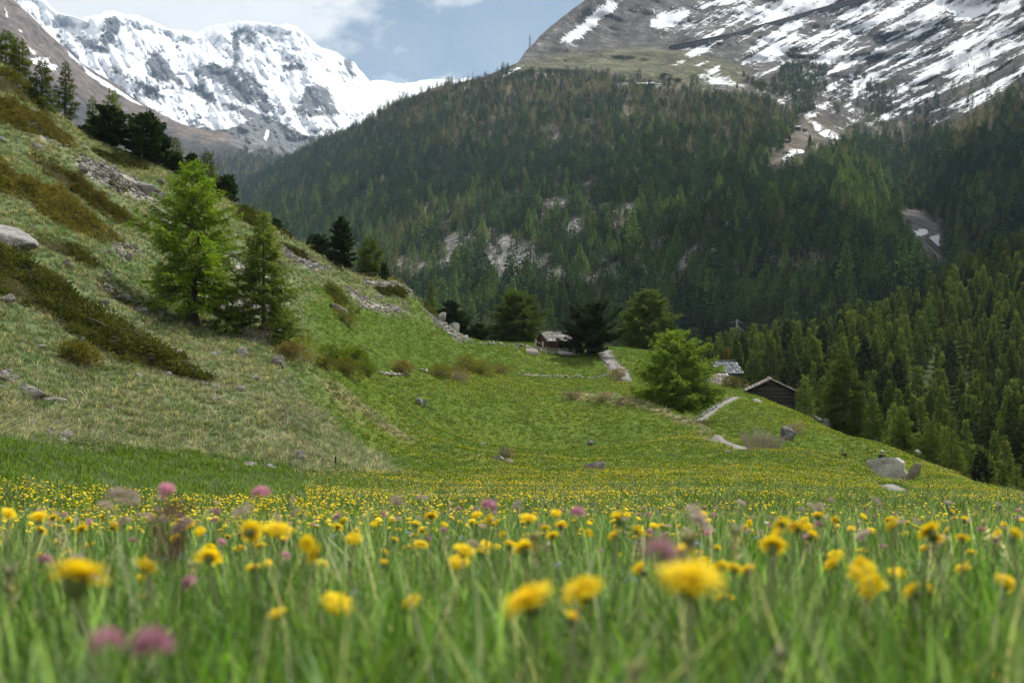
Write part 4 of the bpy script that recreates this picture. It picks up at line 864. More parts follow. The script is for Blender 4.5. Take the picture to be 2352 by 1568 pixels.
def build_wood():
    rg = np.random.default_rng(77); pts = []; tries = 0
    while len(pts) < 285 and tries < 60000:
        tries += 1; d = math.exp(rg.uniform(math.log(122), math.log(520))) if rg.uniform() < 0.5 else rg.uniform(330, 575); u = rg.uniform(1610, 2400)
        crest = np.interp(u, [1560,1650,1760,1850,2000,2200,2352,2750], [205,192,176,158,118,92,64,46])
        if d < crest+6: continue
        x = (u-U0)/F*d; z = float(H(np.array([x]), np.array([d]))[0]); v = V0-F*z/d
        if u < 1800 and d < 300: continue
        if u < 1880 and d < 215: continue
        back_ = np.interp(u, [1600,1760,1850,2000,2200,2352,2500], [455,445,450,465,540,565,575])
        if d > back_: continue
        if 2080 < u < 2140 and 255 < d < 330: continue          # the little clearing
        if 2190 < u < 2290 and 280 < d < 380 and rg.uniform() < 0.75: continue
        sp = 0.0135*d+1.5
        if any((x-a)**2+((d-b)*0.8)**2 < (sp*1.0)**2 for a, b, *_ in pts): continue
        pts.append((x, d, z, u, v))
    for x, d, z, u, v in pts:
        q = rg.uniform(); h = np.interp(d, [120, 200, 300, 520], [7.5, 10.0, 13.0, 16.0])*rg.uniform(.82, 1.2)
        if u < 1790 and d < 345 and q < 0.6: k = 8; h *= 0.7
        elif q < 0.72: k = int(rg.integers(0, 4))
        elif q < 0.88: k = int(rg.integers(4, 6))
        elif q < 0.95: k = 7
        else: k = 6
        if k == 8: lab, gr = "rusty young larch in the thicket behind the black barn", "rusty larches behind the barn"
        elif k >= 6: lab, gr = "dark stone pine standing among the larches of the right hand wood", "dark pines in the right hand wood"
        elif d > back_top(u): lab, gr = "larch along the top edge of the right hand wood, against the shaded mountain", "larches on the upper edge of the wood"
        elif u > 2000 and d < 260: lab, gr = "larch in the shady lower part of the right hand wood below the meadow", "larches in the lower wood"
        else: lab, gr = "larch in the middle of the right hand larch wood", "larches in the middle of the wood"
        wood_tree((x, d, z-0.3), k, h, rg.uniform(0, 6.28), lab, gr)
def back_top(u): return np.interp(u, [1600,1760,1850,2000,2200,2352,2500], [380,375,380,395,440,470,480])
build_wood()
# what lies behind the first rows of the wood reads as one mass
rg = np.random.default_rng(5); n_ = 1300; dd_ = rg.uniform(200, 600, n_); uu_ = rg.uniform(1620, 2600, n_); xx_ = (uu_-U0)/F*dd_
ok_ = (dd_ > np.interp(uu_, [1600,1700,1850,2000,2352], [330,300,230,200,180])) & ~((uu_ > 2070) & (uu_ < 2150) & (dd_ > 245) & (dd_ < 335)) & (dd_ < np.interp(uu_, [1600,1760,1850,2000,2200,2352,2500], [450,440,445,460,550,580,590])) & ((dd_ > 380) | (uu_ > 2360) | (rg.uniform(0, 1, n_) < 0.25))
xx_, dd_ = xx_[ok_], dd_[ok_]; n_ = len(xx_)
scatter("forest", np.stack([xx_, dd_, H(xx_, dd_)-0.3], -1), src_coll("wood_tree", wood_join), np.stack([0*xx_, 0*xx_, rg.uniform(0, 6.28, n_)], -1), rg.uniform(9, 16, n_)/14, rg.choice([0, 1, 2, 3, 4, 5, 7, 6], n_, p=[.16, .16, .16, .16, .12, .12, .06, .06]))

# ------------------------------------------------------------------ huts
def island_mat(name, c1, c2, rough=0.85, scale=4.0, stretch=(1, 1, 1), spec=0.2):
    """every slab or log of a roof or wall takes its own tone"""
    t = NT(name); g = t.n('ShaderNodeNewGeometry'); v = t.mapped(t.coord('Object'), stretch); f = t.noise(v, scale, 6, 0.65); b = t.noise(v, scale*6, 4, 0.65)
    c = t.mix(g.outputs['Random Per Island'], c1, c2); c = t.scale(c, t.math('ADD', t.math('MULTIPLY', f, 0.9), 0.55)); c = t.scale(c, t.math('ADD', t.math('MULTIPLY', b, 0.6), 0.7))
    return t.done(t.pbr(c, rough, spec, t.bump(t.math('ADD', f, b), 0.5, 0.03)))
M_slab = island_mat("stone_slabs", (0.17, 0.165, 0.155), (0.34, 0.325, 0.305))
M_slate = island_mat("grey_slates", (0.13, 0.142, 0.155), (0.24, 0.255, 0.27))
M_pink = island_mat("pinkish_slabs", (0.22, 0.19, 0.17), (0.38, 0.335, 0.305))
M_mossy = island_mat("rough_dark_slabs", (0.13, 0.11, 0.095), (0.30, 0.26, 0.23))
M_log = island_mat("brown_logs", (0.055, 0.034, 0.022), (0.15, 0.095, 0.060), 0.85, 3.0, (0.6, 3, 5))
M_blacklog = island_mat("black_logs", (0.020, 0.018, 0.016), (0.075, 0.066, 0.058), 0.85, 3.0, (0.6, 3, 5))
M_stone = island_mat("dry_stone", (0.16, 0.15, 0.135), (0.36, 0.34, 0.31))
M_board = plain_mat("orange_board", (0.20, 0.115, 0.055), (0.30, 0.18, 0.09), 3.0)
M_weather = plain_mat("weathered_wood", (0.20, 0.17, 0.145), (0.34, 0.30, 0.27), 3.0, stretch=(3, 3, 0.5))
M_dark = plain_mat("dark_opening", (0.010, 0.010, 0.010), (0.02, 0.018, 0.016), 3.0)
def Bld(name, loc, rz, label, cat, L, W, base, wall, rise, wallm, roofm, rows=7, cols=12, seed=1, over=0.4, thick=0.055, door=True, gable_post=False, group=None, small=False, lap=True):
    """gabled hut: long axis x, ridge along x, foot of the log wall at height 'base' above the origin"""
    rg = np.random.default_rng(seed); e = empty(name, loc, rz); tag(e, label, cat, group); mb = lambda: Bag()
    b = mb(); hL, hW = L/2, W/2
    if base > 0:                                     # dry stone footing
        nx, ny = max(3, int(L/0.5)), max(3, int(W/0.5)); nz = max(2, int((base+1.2)/0.28)); hh = (base+1.2)/nz
        for k in range(nz):
            z = -1.2+hh*(k+0.5)
            for i in range(nx):
                for s in (-1, 1): b.box(((i+0.5)/nx*L-hL+rg.normal(0, .03), s*(hW-0.12), z), (L/nx*rg.uniform(.85, 1.0), 0.34+rg.uniform(-.05, .08), hh*0.97), rg.normal(0, .04))
            for i in range(ny):
                for s in (-1, 1): b.box((s*(hL-0.12), (i+0.5)/ny*(W-.5)-hW+.25, z), (0.34+rg.uniform(-.05, .08), W/ny*rg.uniform(.8, .93), hh*0.96), rg.normal(0, .04))
        b.box((0, 0, base/2-0.65), (L-.4, W-.4, base+1.1)); b.build("foundation", M_stone, e)
    w = mb(); nlog = max(4, int(wall/0.19)); lh = wall/nlog
    for k in range(nlog):
        z = base+lh*(k+0.5); off = 0.0
        for s in (-1, 1): w.box((0, s*hW, z), (L+0.36, 0.17+rg.uniform(-.02, .02), lh*0.94))
        for s in (-1, 1): w.box((s*hL, 0, z+lh*0.5*(0.06)), (0.17+rg.uniform(-.02, .02), W+0.36 if not small else W, lh*0.92))
    ng = max(3, int(rise/0.19)); gh = rise/ng
    for k in range(ng):
        ww = W*(1-(k+0.5)/ng)
        for s in (-1, 1): w.box((s*hL, 0, base+wall+gh*(k+0.5)-0.03), (0.16, max(0.15, ww), gh*0.94))
    w.box((0, 0, base+wall*0.5-.02), (L-0.25, W-0.25, wall)); wo = w.build("wall", wallm, e)
    if door:
        d = mb(); d.box((-hL*0.15, -hW-0.10, base+min(0.8, wall*0.47)), (0.85, 0.07, min(1.5, wall*0.9))); d.build("door", M_dark if wallm is M_log else wallm, e)
    if gable_post:
        g = mb(); g.box((-hL-0.13, 0, base+(wall+rise)*0.5-0.1), (0.12, 0.16, wall+rise-0.3)); g.build("post", wallm, e)
    r = mb(); an = math.atan2(rise, hW); sl = math.hypot(rise, hW)+over
    for s in (-1, 1):
        T = np.array(Matrix.Rotation(-s*an if s > 0 else an, 3, 'X'))
        for i in range(rows):
            nc = cols+int(rg.integers(-1, 2))
            for j in range(nc):
                q = (i+0.5)/rows*sl; cx = (j+0.5+(0.5 if i % 2 else 0)-0.25)/nc*(L+2*over)-hL-over; cx = min(max(cx, -hL-over+.1), hL+over-.1)
                y = s*(q*math.cos(an)); z = base+wall+rise+0.16-q*math.sin(an)
                r.box((cx, y+rg.normal(0, .015), z+rg.uniform(0, .03)+0.02*(j % 2)), ((L+2*over)/nc*rg.uniform(.96, 1.12), sl/rows*rg.uniform(1.12, 1.3), thick*rg.uniform(.7, 1.3)), rg.normal(0, .03), T@np.array(Matrix.Rotation(rg.normal(0, .02)+(s*0.05), 3, 'X')))
    for j in range(int(cols*0.8)): r.box(((j+.5)/int(cols*.8)*(L+2*over)-hL-over, rg.normal(0, .03), base+wall+rise+0.24), ((L+2*over)/cols*1.3, 0.4, thick*1.1), rg.normal(0, .05))
    ro = r.build("roof", roofm, e)
    f = mb()
    for s in (-1, 1):
        f.box((0, s*(hW+over*0.6), base+wall-over*0.6*math.tan(an)+0.06-0.02), (L+2*over-.1, 0.09, 0.13))
        for sx in (-1, 1): f.bar((sx*(hL+over*0.85), s*(hW+over*0.6), base+wall-over*0.6*math.tan(an)+0.02), (sx*(hL+over*0.85), 0, base+wall+rise+0.05), 0.06, 4)
    fo = f.build("rafter", M_board if wallm is M_log else wallm, ro)
    return e
def on_ground(u, d): x = (u-U0)/F*d; return Vector((x, d, float(H(np.array([x]), np.array([float(d)]))[0])))
p = on_ground(1278, 198)
Bld("log_hut", (p.x, p.y, (784-806)/F*p.y), R(26), "brown log hut with a pale stone slab roof beside the black stone pine", "hut", 5.2, 4.4, 0.55, 1.25, 1.45, M_log, M_slab, 7, 11, 3, 0.5)
p = on_ground(1768, 168)
Bld("barn", (p.x, p.y, (784-932)/F*p.y), R(80), "black timber barn seen from its gable end under a rough stone slab roof", "barn", 6.5, 6.5, 0.0, 2.35, 1.55, M_blacklog, M_mossy, 8, 12, 5, 0.42, 0.09, door=False, gable_post=True)
p = on_ground(1660, 192)
Bld("hut", (p.x+.6, p.y+3, (784-884)/F*p.y), R(20), "hut with blue grey slate roof above the pinkish roof beside the barn", "hut", 4.0, 4.8, 0.4, 1.6, 1.9, M_blacklog, M_slate, 6, 9, 6, 0.4)
p = on_ground(1622, 176)
Bld("stone_hut", (p.x, p.y, (784-905)/F*p.y), R(6), "hut with a pinkish stone roof half hidden behind the bushy fresh green larch", "hut", 5.6, 4.4, 0.5, 1.1, 1.7, M_log, M_pink, 6, 12, 7, 0.4)

# ------------------------------------------------------------------ rocks and stone walls
def ground_info(x, y):
    """what grows at a place, read from the ground's own colour zones"""
    r = np.searchsorted(sy, y); r = np.clip(r, 0, NR-1); c = np.clip(np.searchsorted(la, x/(y+4)), 0, NC-1); k = r*NC+c
    return m_dry[k], m_straw[k], m_jun[k], m_path[k], m_scree[k], m_wood[k]
M_rock = rock_mat("grey_rock", (0.17, 0.16, 0.145), (0.28, 0.265, 0.24), (0.20, 0.19, 0.10), 0.4)
M_rockpale = rock_mat("pale_rock", (0.21, 0.203, 0.195), (0.33, 0.32, 0.305), (0.24, 0.21, 0.15), 0.35)
M_rockdark = rock_mat("dark_rock", (0.095, 0.09, 0.085), (0.20, 0.19, 0.18), (0.25, 0.24, 0.21), 0.3)
M_rockmoss = rock_mat("mossy_rock", (0.15, 0.14, 0.09), (0.26, 0.245, 0.18), (0.10, 0.105, 0.03), 0.9)
M_rocklichen = rock_mat("lichen_rock", (0.36, 0.35, 0.31), (0.52, 0.505, 0.455), (0.20, 0.19, 0.09), 0.6)
M_rockrust = rock_mat("rusty_rock", (0.12, 0.11, 0.10), (0.24, 0.22, 0.20), (0.30, 0.15, 0.05), 0.5)
_ico = {}
def ico(n):
    if n not in _ico:
        bm = bmesh.new(); bmesh.ops.create_icosphere(bm, subdivisions=n, radius=1.0); bm.verts.ensure_lookup_table()
        _ico[n] = (np.array([v.co[:] for v in bm.verts]), np.array([[v.index for v in f.verts] for f in bm.faces])); bm.free()
    return _ico[n]
def rock_arr(seed, size, n=4, cuts=12, rough=0.2, flat=0.3):
    rg = np.random.default_rng(seed); V, Fq = ico(n); V = V.copy()
    for k in range(cuts):
        nn = rg.normal(size=3); nn /= np.linalg.norm(nn); h = rg.uniform(0.36, 0.8); q = V@nn; V = V-np.where(q > h, (q-h)*0.94, 0)[:, None]*nn
    V = V*(1+rough*fbm(V*2.1+seed, 4, seed)[:, None]+0.35*rough*fbm(V*6.0+seed, 3, seed+3, 0.6, True)[:, None])
    return V*np.asarray(size)/2, Fq
def rock(u, v, wpx, hpx, label, seed, mat=None, d=None, depth=0.8, rz=None, name="rock", sink=0.35, n=4, tilt=0.0, cuts=11, group=None, dmin=20, dmax=240, rough=0.2):
    """a rock whose foot is seen at (u, v), wpx wide and hpx high"""
    p = place(u, v, dmin, dmax) if d is None else on_ground(u, d); k = p.y/F; w, h = wpx*k, hpx*k
    V, Fq = rock_arr(seed, (w*1.12, w*depth, h*(1.3+sink)), n, cuts, rough); T = np.array(Matrix.Rotation(tilt, 3, 'Y')); V = V@T.T
    o = mesh_obj(name, V, Fq, mat or M_rock, None, True); zb = p.z if d is None else (V0-v)/F*p.y
    o.location = (p.x, p.y+w*depth*0.2, zb+h*0.5-sink*h*0.35); o.rotation_euler = (0, 0, rz if rz is not None else 0); tag(o, label, "rock", group)
    return o
rock(-34, 552, 200, 46, "big pale boulder with a smooth face cut by the left frame edge", 311, M_rockpale, sink=0.6, tilt=0.38, cuts=12, depth=0.9, rough=0.2)
rock(2032, 1108, 92, 62, "large light grey lichened boulder behind the grassy bank on the right", 302, M_rocklichen, d=84, sink=0.3, tilt=0.28, cuts=10, depth=0.8)
rock(2094, 1128, 54, 62, "mossy olive boulder leaning on the right side of the large grey boulder", 303, M_rockmoss, d=81, sink=0.3, tilt=0.35, cuts=9, depth=0.9, rough=0.2)
rock(1371, 1080, 58, 19, "low dark boulder with a rusty top in the middle of the yellow meadow", 304, M_rockrust, sink=0.3)
rock(1150, 1061, 30, 13, "flat grey stone in front of a dry tuft in the middle meadow", 305, M_rock)
rock(1172, 1063, 22, 9, "small flat stone just right of the dry tuft in the middle meadow", 306, M_rock)
rock(1355, 1024, 14, 13, "small upright stone alone high on the open meadow", 307, M_rockpale)
rock(965, 932, 20, 12, "pale stone on the green slope below the bushes", 308, M_rockpale)
rock(976, 936, 13, 17, "upright stone touching the pale stone on the green slope", 309, M_rock)
rock(1106, 1022, 16, 6, "thin white stone flush with the meadow grass left of the small upright stone", 310, M_rockpale)
rock(1098, 1051, 12, 6, "tiny white stone in the yellow grass left of the flat grey stone", 311, M_rockpale)
rock(1742, 930, 31, 13, "pale flat stone lying in the grass in front of the black barn", 312, M_rockpale, d=152)
rock(1812, 1012, 36, 30, "black split rock with a dry tuft on top beside the bare bush", 313, M_rockdark, sink=0.25, tilt=-0.4, cuts=12)
rock(1880, 978, 26, 22, "dark rock of the pair at the crest below the tall dull larch", 314, M_rockdark, d=140)
rock(1900, 990, 27, 24, "pale grey rock of the pair at the crest below the tall dull larch", 315, M_rock, d=137)
rock(2110, 1040, 16, 8, "pale stone near the far wooded edge of the right meadow", 316, M_rockpale, d=100)
rock(1672, 1040, 14, 8, "small stone where the footpath dips behind the bank", 317, M_rockpale)
rock(72, 918, 62, 18, "flat broken grey outcrop in the dry grass near the left edge", 318, M_rock, cuts=14, sink=0.5)
rock(110, 925, 40, 12, "low slab right of the broken outcrop near the left edge", 319, M_rock, cuts=14, sink=0.5)
rock(75, 985, 34, 17, "round grey stone at the top of the rock row beside the left meadow edge", 320, M_rockpale, sink=0.4)
rock(108, 1002, 44, 18, "brown shaded rock in the middle of the row beside the left meadow edge", 321, M_rockrust, sink=0.4)
rock(140, 1018, 48, 16, "pale cracked slab at the lower end of the row beside the left meadow edge", 322, M_rockpale, cuts=14, sink=0.5)
rock(575, 1074, 44, 14, "broken brownish rock at the foot of the dry slope", 323, M_rock, cuts=13, sink=0.4)
rock(618, 1079, 40, 12, "low pale rock right of the broken brownish rock at the foot of the slope", 324, M_rockpale, cuts=13, sink=0.4)
rock(686, 1062, 24, 24, "knobbly grey stone at the lower corner of the dry slope", 325, M_rock, cuts=8)
rock(640, 846, 40, 30, "earthy rock step on the dry slope below the slender larch", 326, M_rockrust, sink=0.5, cuts=12)
rock(772, 716, 56, 20, "grey layered outcrop under a juniper hummock on the green slope", 327, M_rock, cuts=13, sink=0.4, tilt=0.3)
rock(330, 446, 58, 20, "long layered ledge on the stony slope behind the tallest larch", 328, M_rock, cuts=14, sink=0.5, tilt=0.3)
rock(368, 424, 22, 9, "flat reddish stone on the turf just under the pine grove", 329, M_rockrust)
rock(905, 715, 26, 12, "pale stone in the turf below the scree of the shoulder", 330, M_rockpale)
rock(1088, 962, 30, 22, "weathered stump like stone below the bushes on the terrace", 331, M_rockrust, sink=0.4) if False else None
rock(95, 805, 34, 9, "flat slab half buried in the dry grass below the long juniper mat", 332, M_rock, cuts=13, sink=0.5)
rock(1680, 895, 62, 40, "grey rock face leaning between the slate roof and the black barn", 333, M_rock, d=178, sink=0.4, cuts=13, depth=0.5, tilt=0.35)
rock(1300, 815, 36, 10, "pale block under the log hut near the pine trunk", 334, M_rockpale, d=190)
rock(1205, 826, 30, 16, "low dark roofed heap of rubble left of the log hut", 335, M_rockdark, d=188)
rock(545, 500, 36, 18, "grey broken crag on the skyline behind the tallest larch", 336, M_rock, d=157, cuts=13, sink=0.4)
rock(612, 540, 34, 26, "grey crag below the juniper mat on the skyline", 337, M_rock, d=152, cuts=13, sink=0.4)
rock(1008, 738, 44, 20, "steep grey crag at the end of the shoulder above the upper meadow", 338, M_rock, d=192, cuts=14, sink=0.5)
rock(1042, 762, 40, 22, "lower grey crag where the shoulder meets the upper meadow", 339, M_rock, d=196, cuts=14, sink=0.5)
rock(10, 700, 40, 22, "grey block under the long juniper mat on the left edge", 340, M_rock, cuts=12, sink=0.4)

rg = np.random.default_rng(41); cnt_ = 0
for q_ in range(400):                                 # single stones that stick out of the upper left slope
    u_, v_ = rg.uniform(0, 960), rg.uniform(180, 800)
    if v_ < np.interp(u_, [0, 200, 400, 600, 800, 960], [190, 350, 430, 540, 640, 670]) or v_ > np.interp(u_, [0, 300, 500, 700, 960], [800, 800, 740, 700, 720]): continue
    p_ = place(u_, v_, 40, 190); g_ = ground_info(np.array([p_.x]), np.array([p_.y]))
    if g_[0][0] < 0.5 or g_[2][0] > 0.3: continue
    w_ = rg.uniform(10, 30); rock(u_, v_, w_, w_*rg.uniform(.35, .7), "small grey stone sticking out of the grass on the upper left slope", int(400+q_), [M_rock, M_rock, M_rockpale, M_rockrust][q_ % 4], sink=0.5, tilt=0.35, n=3, rz=rg.uniform(-.5, .5), group="stones on the upper left slope"); cnt_ += 1
    if cnt_ >= 46: break

def stone_wall(px, hgt, label, seed, n=None, stone=0.35, mat=None, dmax=260, wd=0.5):
    rg = np.random.default_rng(seed); pts_ = np.array([(lambda q: (q.x, q.y))(place(a, b_, 30, dmax)) for a, b_ in px]); seg = np.hypot(*np.diff(pts_, axis=0).T); s = np.concatenate([[0], np.cumsum(seg)])
    b = Bag(); nn = int(s[-1]/stone*max(1, hgt/stone)*1.7); q = rg.uniform(0, s[-1], nn); x = np.interp(q, s, pts_[:, 0])+rg.normal(0, wd*0.3, nn); y = np.interp(q, s, pts_[:, 1])+rg.normal(0, wd*0.3, nn); z = H(x, y)
    for k in range(nn):
        V, Fq = rock_arr(int(rg.integers(1, 40)), stone*rg.uniform(0.6, 1.35, 3)*np.array([1.2, 0.9, 0.75]), 2, 6, 0.1)
        a = rg.uniform(0, 6.28); V = V@np.array(Matrix.Rotation(a, 3, 'Z')).T; b.add(V+np.array([x[k], y[k], z[k]+rg.uniform(0, 1)**1.2*hgt*(0.6+0.4*vnoise(np.array([q[k]/3.0, 0.0]), seed))]), Fq)
    c = np.array([x.mean(), y.mean(), z.mean()]); b.V = [v_-c for v_ in b.V]; o = b.build("stone_wall", mat or M_stone, None, True); o.location = c; return tag(o, label, "stone wall")
stone_wall([(1192, 862), (1250, 866), (1320, 868), (1390, 866), (1418, 858)], 0.5, "low dry stone wall curving below the log hut to the path", 1, stone=0.4)
stone_wall([(1418, 858), (1395, 838), (1376, 815)], 0.4, "dry stone edging along the left side of the path by the pine", 2, stone=0.36)
stone_wall([(868, 858), (900, 862), (940, 862)], 0.35, "tumbled wall left of the brown round bush on the terrace", 3, stone=0.5)
stone_wall([(955, 850), (1000, 862), (1060, 872)], 0.5, "tumbled wall between the brown bush and the olive bushes on the terrace", 4, stone=0.5)
stone_wall([(1080, 786), (1120, 792), (1185, 794)], 0.6, "dark stone wall at the back of the upper meadow", 5, stone=0.5)
stone_wall([(1186, 800), (1215, 800), (1245, 808)], 1.0, "broken stone wall joining the log hut from the left", 6, stone=0.55, wd=0.9)
stone_wall([(1245, 812), (1290, 815), (1330, 818)], 0.6, "footing of stones along the meadow side of the log hut", 7, stone=0.5)
stone_wall([(1600, 962), (1640, 938), (1668, 918)], 0.2, "line of pale stones along the path below the bushy larch", 8, stone=0.4, mat=M_rockpale)
stone_wall([(1440, 868), (1412, 832), (1398, 806)], 0.1, "row of small stones on the right edge of the path", 9, stone=0.25)
# loose stones of the scree slopes
rg = np.random.default_rng(9); sc_src = []
for k in range(6):
    V, Fq = rock_arr(60+k, rg.uniform(0.6, 1.3, 3)*np.array([1.1, 1.0, 0.6]), 2, 8, 0.15); sc_src.append(mesh_obj("scree_stone", V, Fq, [M_rock, M_rockpale, M_rock, M_rock, M_rockdark, M_rockpale][k], None, False, link=False))
scree_c = src_coll("scree_stone", sc_src); xs_, ys_ = [], []
for s_ in SCREE:
    w_ = world_poly(s_); lo, hi = w_.min(0), w_.max(0); n_ = int(min(4000, (hi-lo).prod()*16)); q = rg.uniform(lo, hi, (n_, 2)); q = q[inpoly(w_, q[:, 0], q[:, 1])]
    keep = fbm(q/2.5, 3, 5) > rg.uniform(-0.5, 0.35, len(q)); xs_.append(q[keep, 0]); ys_.append(q[keep, 1])
rg2 = np.random.default_rng(19); ud_ = rg2.uniform(-100, 1000, 2600); dd2 = rg2.uniform(45, 185, 2600); x2 = (ud_-U0)/F*dd2; kk = (ground_info(x2, dd2)[0] > 0.6) & (fbm(np.stack([x2, dd2], -1)/9.0, 3, 71) > rg2.uniform(-0.1, 0.5, 2600)); xs_.append(x2[kk]); ys_.append(dd2[kk])
xs_, ys_ = np.concatenate(xs_), np.concatenate(ys_); jm = np.zeros(len(xs_))
n_ = len(xs_); ss_ = np.clip(rg.lognormal(-1.15, 0.5, n_), 0.12, 1.3)
scatter("scree", np.stack([xs_, ys_, H(xs_, ys_)+0.02], -1), scree_c, np.stack([rg.normal(0, .35, n_), rg.normal(0, .35, n_), rg.uniform(0, 6.28, n_)], -1), ss_, rg.integers(0, 6, n_))

# ------------------------------------------------------------------ juniper mats and bushes
J_dark = leaf_mat("juniper_dark", (0.028, 0.042, 0.009), (0.105, 0.112, 0.020), 0.3, 0.9, 0.1)
J_gold = leaf_mat("juniper_gold", (0.066, 0.070, 0.014), (0.155, 0.128, 0.028), 0.3, 0.9, 0.1)
J_olive = leaf_mat("juniper_olive", (0.055, 0.068, 0.013), (0.140, 0.140, 0.028), 0.3, 0.9, 0.1)
M_twig = plain_mat("grey_twigs", (0.17, 0.145, 0.125), (0.30, 0.27, 0.24), 6.0)
def juniper(k, label, wp):
    rg = np.random.default_rng(500+k); lo, hi = wp.min(0), wp.max(0); ar = (hi-lo).prod(); n = int(min(90000, ar*170)); q = rg.uniform(lo, hi, (n, 2))
    jt = np.stack([1.6*fbm(q/3.0, 4, 3+k, 0.6), 1.9*fbm(q/3.2, 4, 13+k, 0.6)], -1); ok = inpoly(wp, q[:, 0]+jt[:, 0], q[:, 1]+jt[:, 1]) & ((fbm(q/2.2, 4, 23+k) < 0.08) | (rg.uniform(0, 1, n) < 0.12)); q = q[ok]
    if len(q) > 26000: q = q[rg.permutation(len(q))[:26000]]
    if len(q) < 20: return
    dd = poly_dist(wp, q[:, 0], q[:, 1]); x, y = q.T; hgt = np.minimum(0.75, 0.12+0.34*dd)*(0.15+1.9*smooth(0.25, 0.75, 0.5+0.5*fbm(q/1.5, 3, k)))
    z = H(x, y)+hgt*rg.uniform(0.15, 1.0, len(q)); n = len(q); A = rg.normal(0, 0.75, (n, 3)); A[:, 2] = np.abs(A[:, 2])*0.4+0.25; A[:, 1] -= 0.25
    P = np.stack([x, y, z], -1); c = P.mean(0); b = Bag(); b.add(*cards(P-c, A, 0.34*rg.uniform(0.5, 1.5, n), 0.10*rg.uniform(0.7, 1.3, n), rg))
    m = J_gold if ('gold' in label or 'rusty' in label or 'brown' in label) else (J_olive if ('olive' in label or 'yellow' in label) and 'dark' not in label else J_dark)
    if k in (0, 4, 2):
        nf = sum(len(f_) for f_ in b.F4); m_ = 60 if k == 0 else 16; i = rg.choice(n, min(n, m_), replace=False)
        for s in i:
            a = rg.normal(0, 1, 3); a[2] = abs(a[2])*0.35; a /= np.linalg.norm(a); L = rg.uniform(0.5, 1.5); p0 = P[s]-c; b.add(*tube([p0, p0+a*L*0.5+rg.normal(0, .08, 3), p0+a*L], [0.018, 0.013, 0.006], 4))
    tot = sum(len(f_) for f_ in b.F4); mi = np.zeros(tot); mi[(nf if k in (0, 4, 2) else tot):] = 1
    o = mesh_obj("juniper_mat", np.concatenate(b.V), [np.concatenate(b.F4)], mats=[m, M_twig], midx=mi); o.location = c; tag(o, label, "juniper", "juniper mats on the slopes")
for k, ((lab, px), wp) in enumerate(zip(JUNIPER, JP)): juniper(k, lab, wp)

B_green = leaf_mat("bush_green", (0.085, 0.140, 0.016), (0.150, 0.200, 0.026), 0.5, 0.9, 0.1)
B_olive = leaf_mat("bush_olive", (0.105, 0.115, 0.028), (0.165, 0.165, 0.040), 0.45, 0.9, 0.1)
B_brown = leaf_mat("bush_brown", (0.125, 0.105, 0.040), (0.185, 0.155, 0.060), 0.4, 0.9, 0.1)
B_yellow = leaf_mat("bush_yellow", (0.125, 0.150, 0.022), (0.19, 0.20, 0.035), 0.45, 0.9, 0.1)
B_straw = leaf_mat("bush_straw", (0.20, 0.17, 0.11), (0.30, 0.26, 0.18), 0.3, 0.9, 0.1)
def bush(u, v, wpx, hpx, label, leafm, seed, d=None, dens=1.0, leaf=0.16, lobes=7, cat="bush", name="bush", airy=0.0):
    p = place(u, v, 25, 250) if d is None else on_ground(u, d); k = p.y/F; w, h = wpx*k*1.1, hpx*k*1.4; rg = np.random.default_rng(seed); b = Bag(); st = Bag()
    for i in range(lobes):
        cx = rg.uniform(-0.5, 0.5)*w*0.75; cy = rg.uniform(-0.4, 0.4)*w*0.6; r = rg.uniform(0.45, 0.8)*min(h, w)*0.75; ch = rg.uniform(0.35, 0.75)*h*(1-abs(cx)/w*0.7)
        zg = float(H(np.array([p.x+cx]), np.array([p.y+cy]))[0])-p.z; n = int(240*dens*max(0.5, (r/0.6)**1.6)); dv = rg.normal(size=(n, 3)); dv /= np.linalg.norm(dv, axis=1)[:, None]; rr = r*1.15*rg.uniform(0.45, 1.0, n)**0.6
        P = np.array([cx, cy, ch+zg])+dv*rr[:, None]*np.array([1.1, 1.0, 0.75]); A = dv+rg.normal(0, 0.5, (n, 3)); A[:, 2] += 0.5; ok = P[:, 2] > zg-0.1
        b.add(*cards(P[ok], A[ok], leaf*rg.uniform(.6, 1.4, ok.sum()), leaf*0.42*rg.uniform(.7, 1.3, ok.sum()), rg))
        for j in range(3): st.add(*tube([(cx*0.4, cy*0.4, zg-0.1), (cx*0.7, cy*0.7, zg+ch*0.5), P[rg.integers(0, n)]], [0.03, 0.02, 0.008], 4))
    e = empty(name, (p.x, p.y, p.z)); tag(e, label, cat); st.build("stem", M_twig, e); b.build("foliage", leafm, e); return e
bush(775, 838, 78, 26, "dense bright green bush at the left of the terrace hedge", B_green, 601, dens=1.6)
bush(828, 846, 68, 26, "dense bright green bush joined to its right hand neighbour on the terrace", B_green, 602, dens=1.6)
bush(847, 866, 36, 22, "small green bush in front of the dense green hedge bushes", B_green, 603)
bush(745, 852, 34, 24, "yellow olive bush at the left foot of the dense green bushes", B_olive, 604)
bush(800, 866, 50, 26, "ochre thorny bush below the dense green bushes", B_olive, 605)
bush(703, 832, 44, 44, "airy pale yellow shrub at the corner of the dry slope", B_yellow, 606, dens=0.55, leaf=0.14)
bush(672, 832, 40, 34, "brown shrub left of the airy pale yellow shrub", B_brown, 607, dens=1.2)
bush(926, 862, 36, 24, "round brown bush standing alone in the tumbled wall", B_brown, 608)
bush(1010, 868, 46, 26, "olive bush at the left end of the group on the terrace", B_olive, 609)
bush(1050, 868, 40, 22, "brownish low bush in the middle of the group on the terrace", B_brown, 610)
bush(1076, 850, 36, 22, "olive round bush at the back of the group on the terrace", B_olive, 611)
bush(1108, 862, 40, 24, "mixed olive bush at the right of the group on the terrace", B_olive, 612)
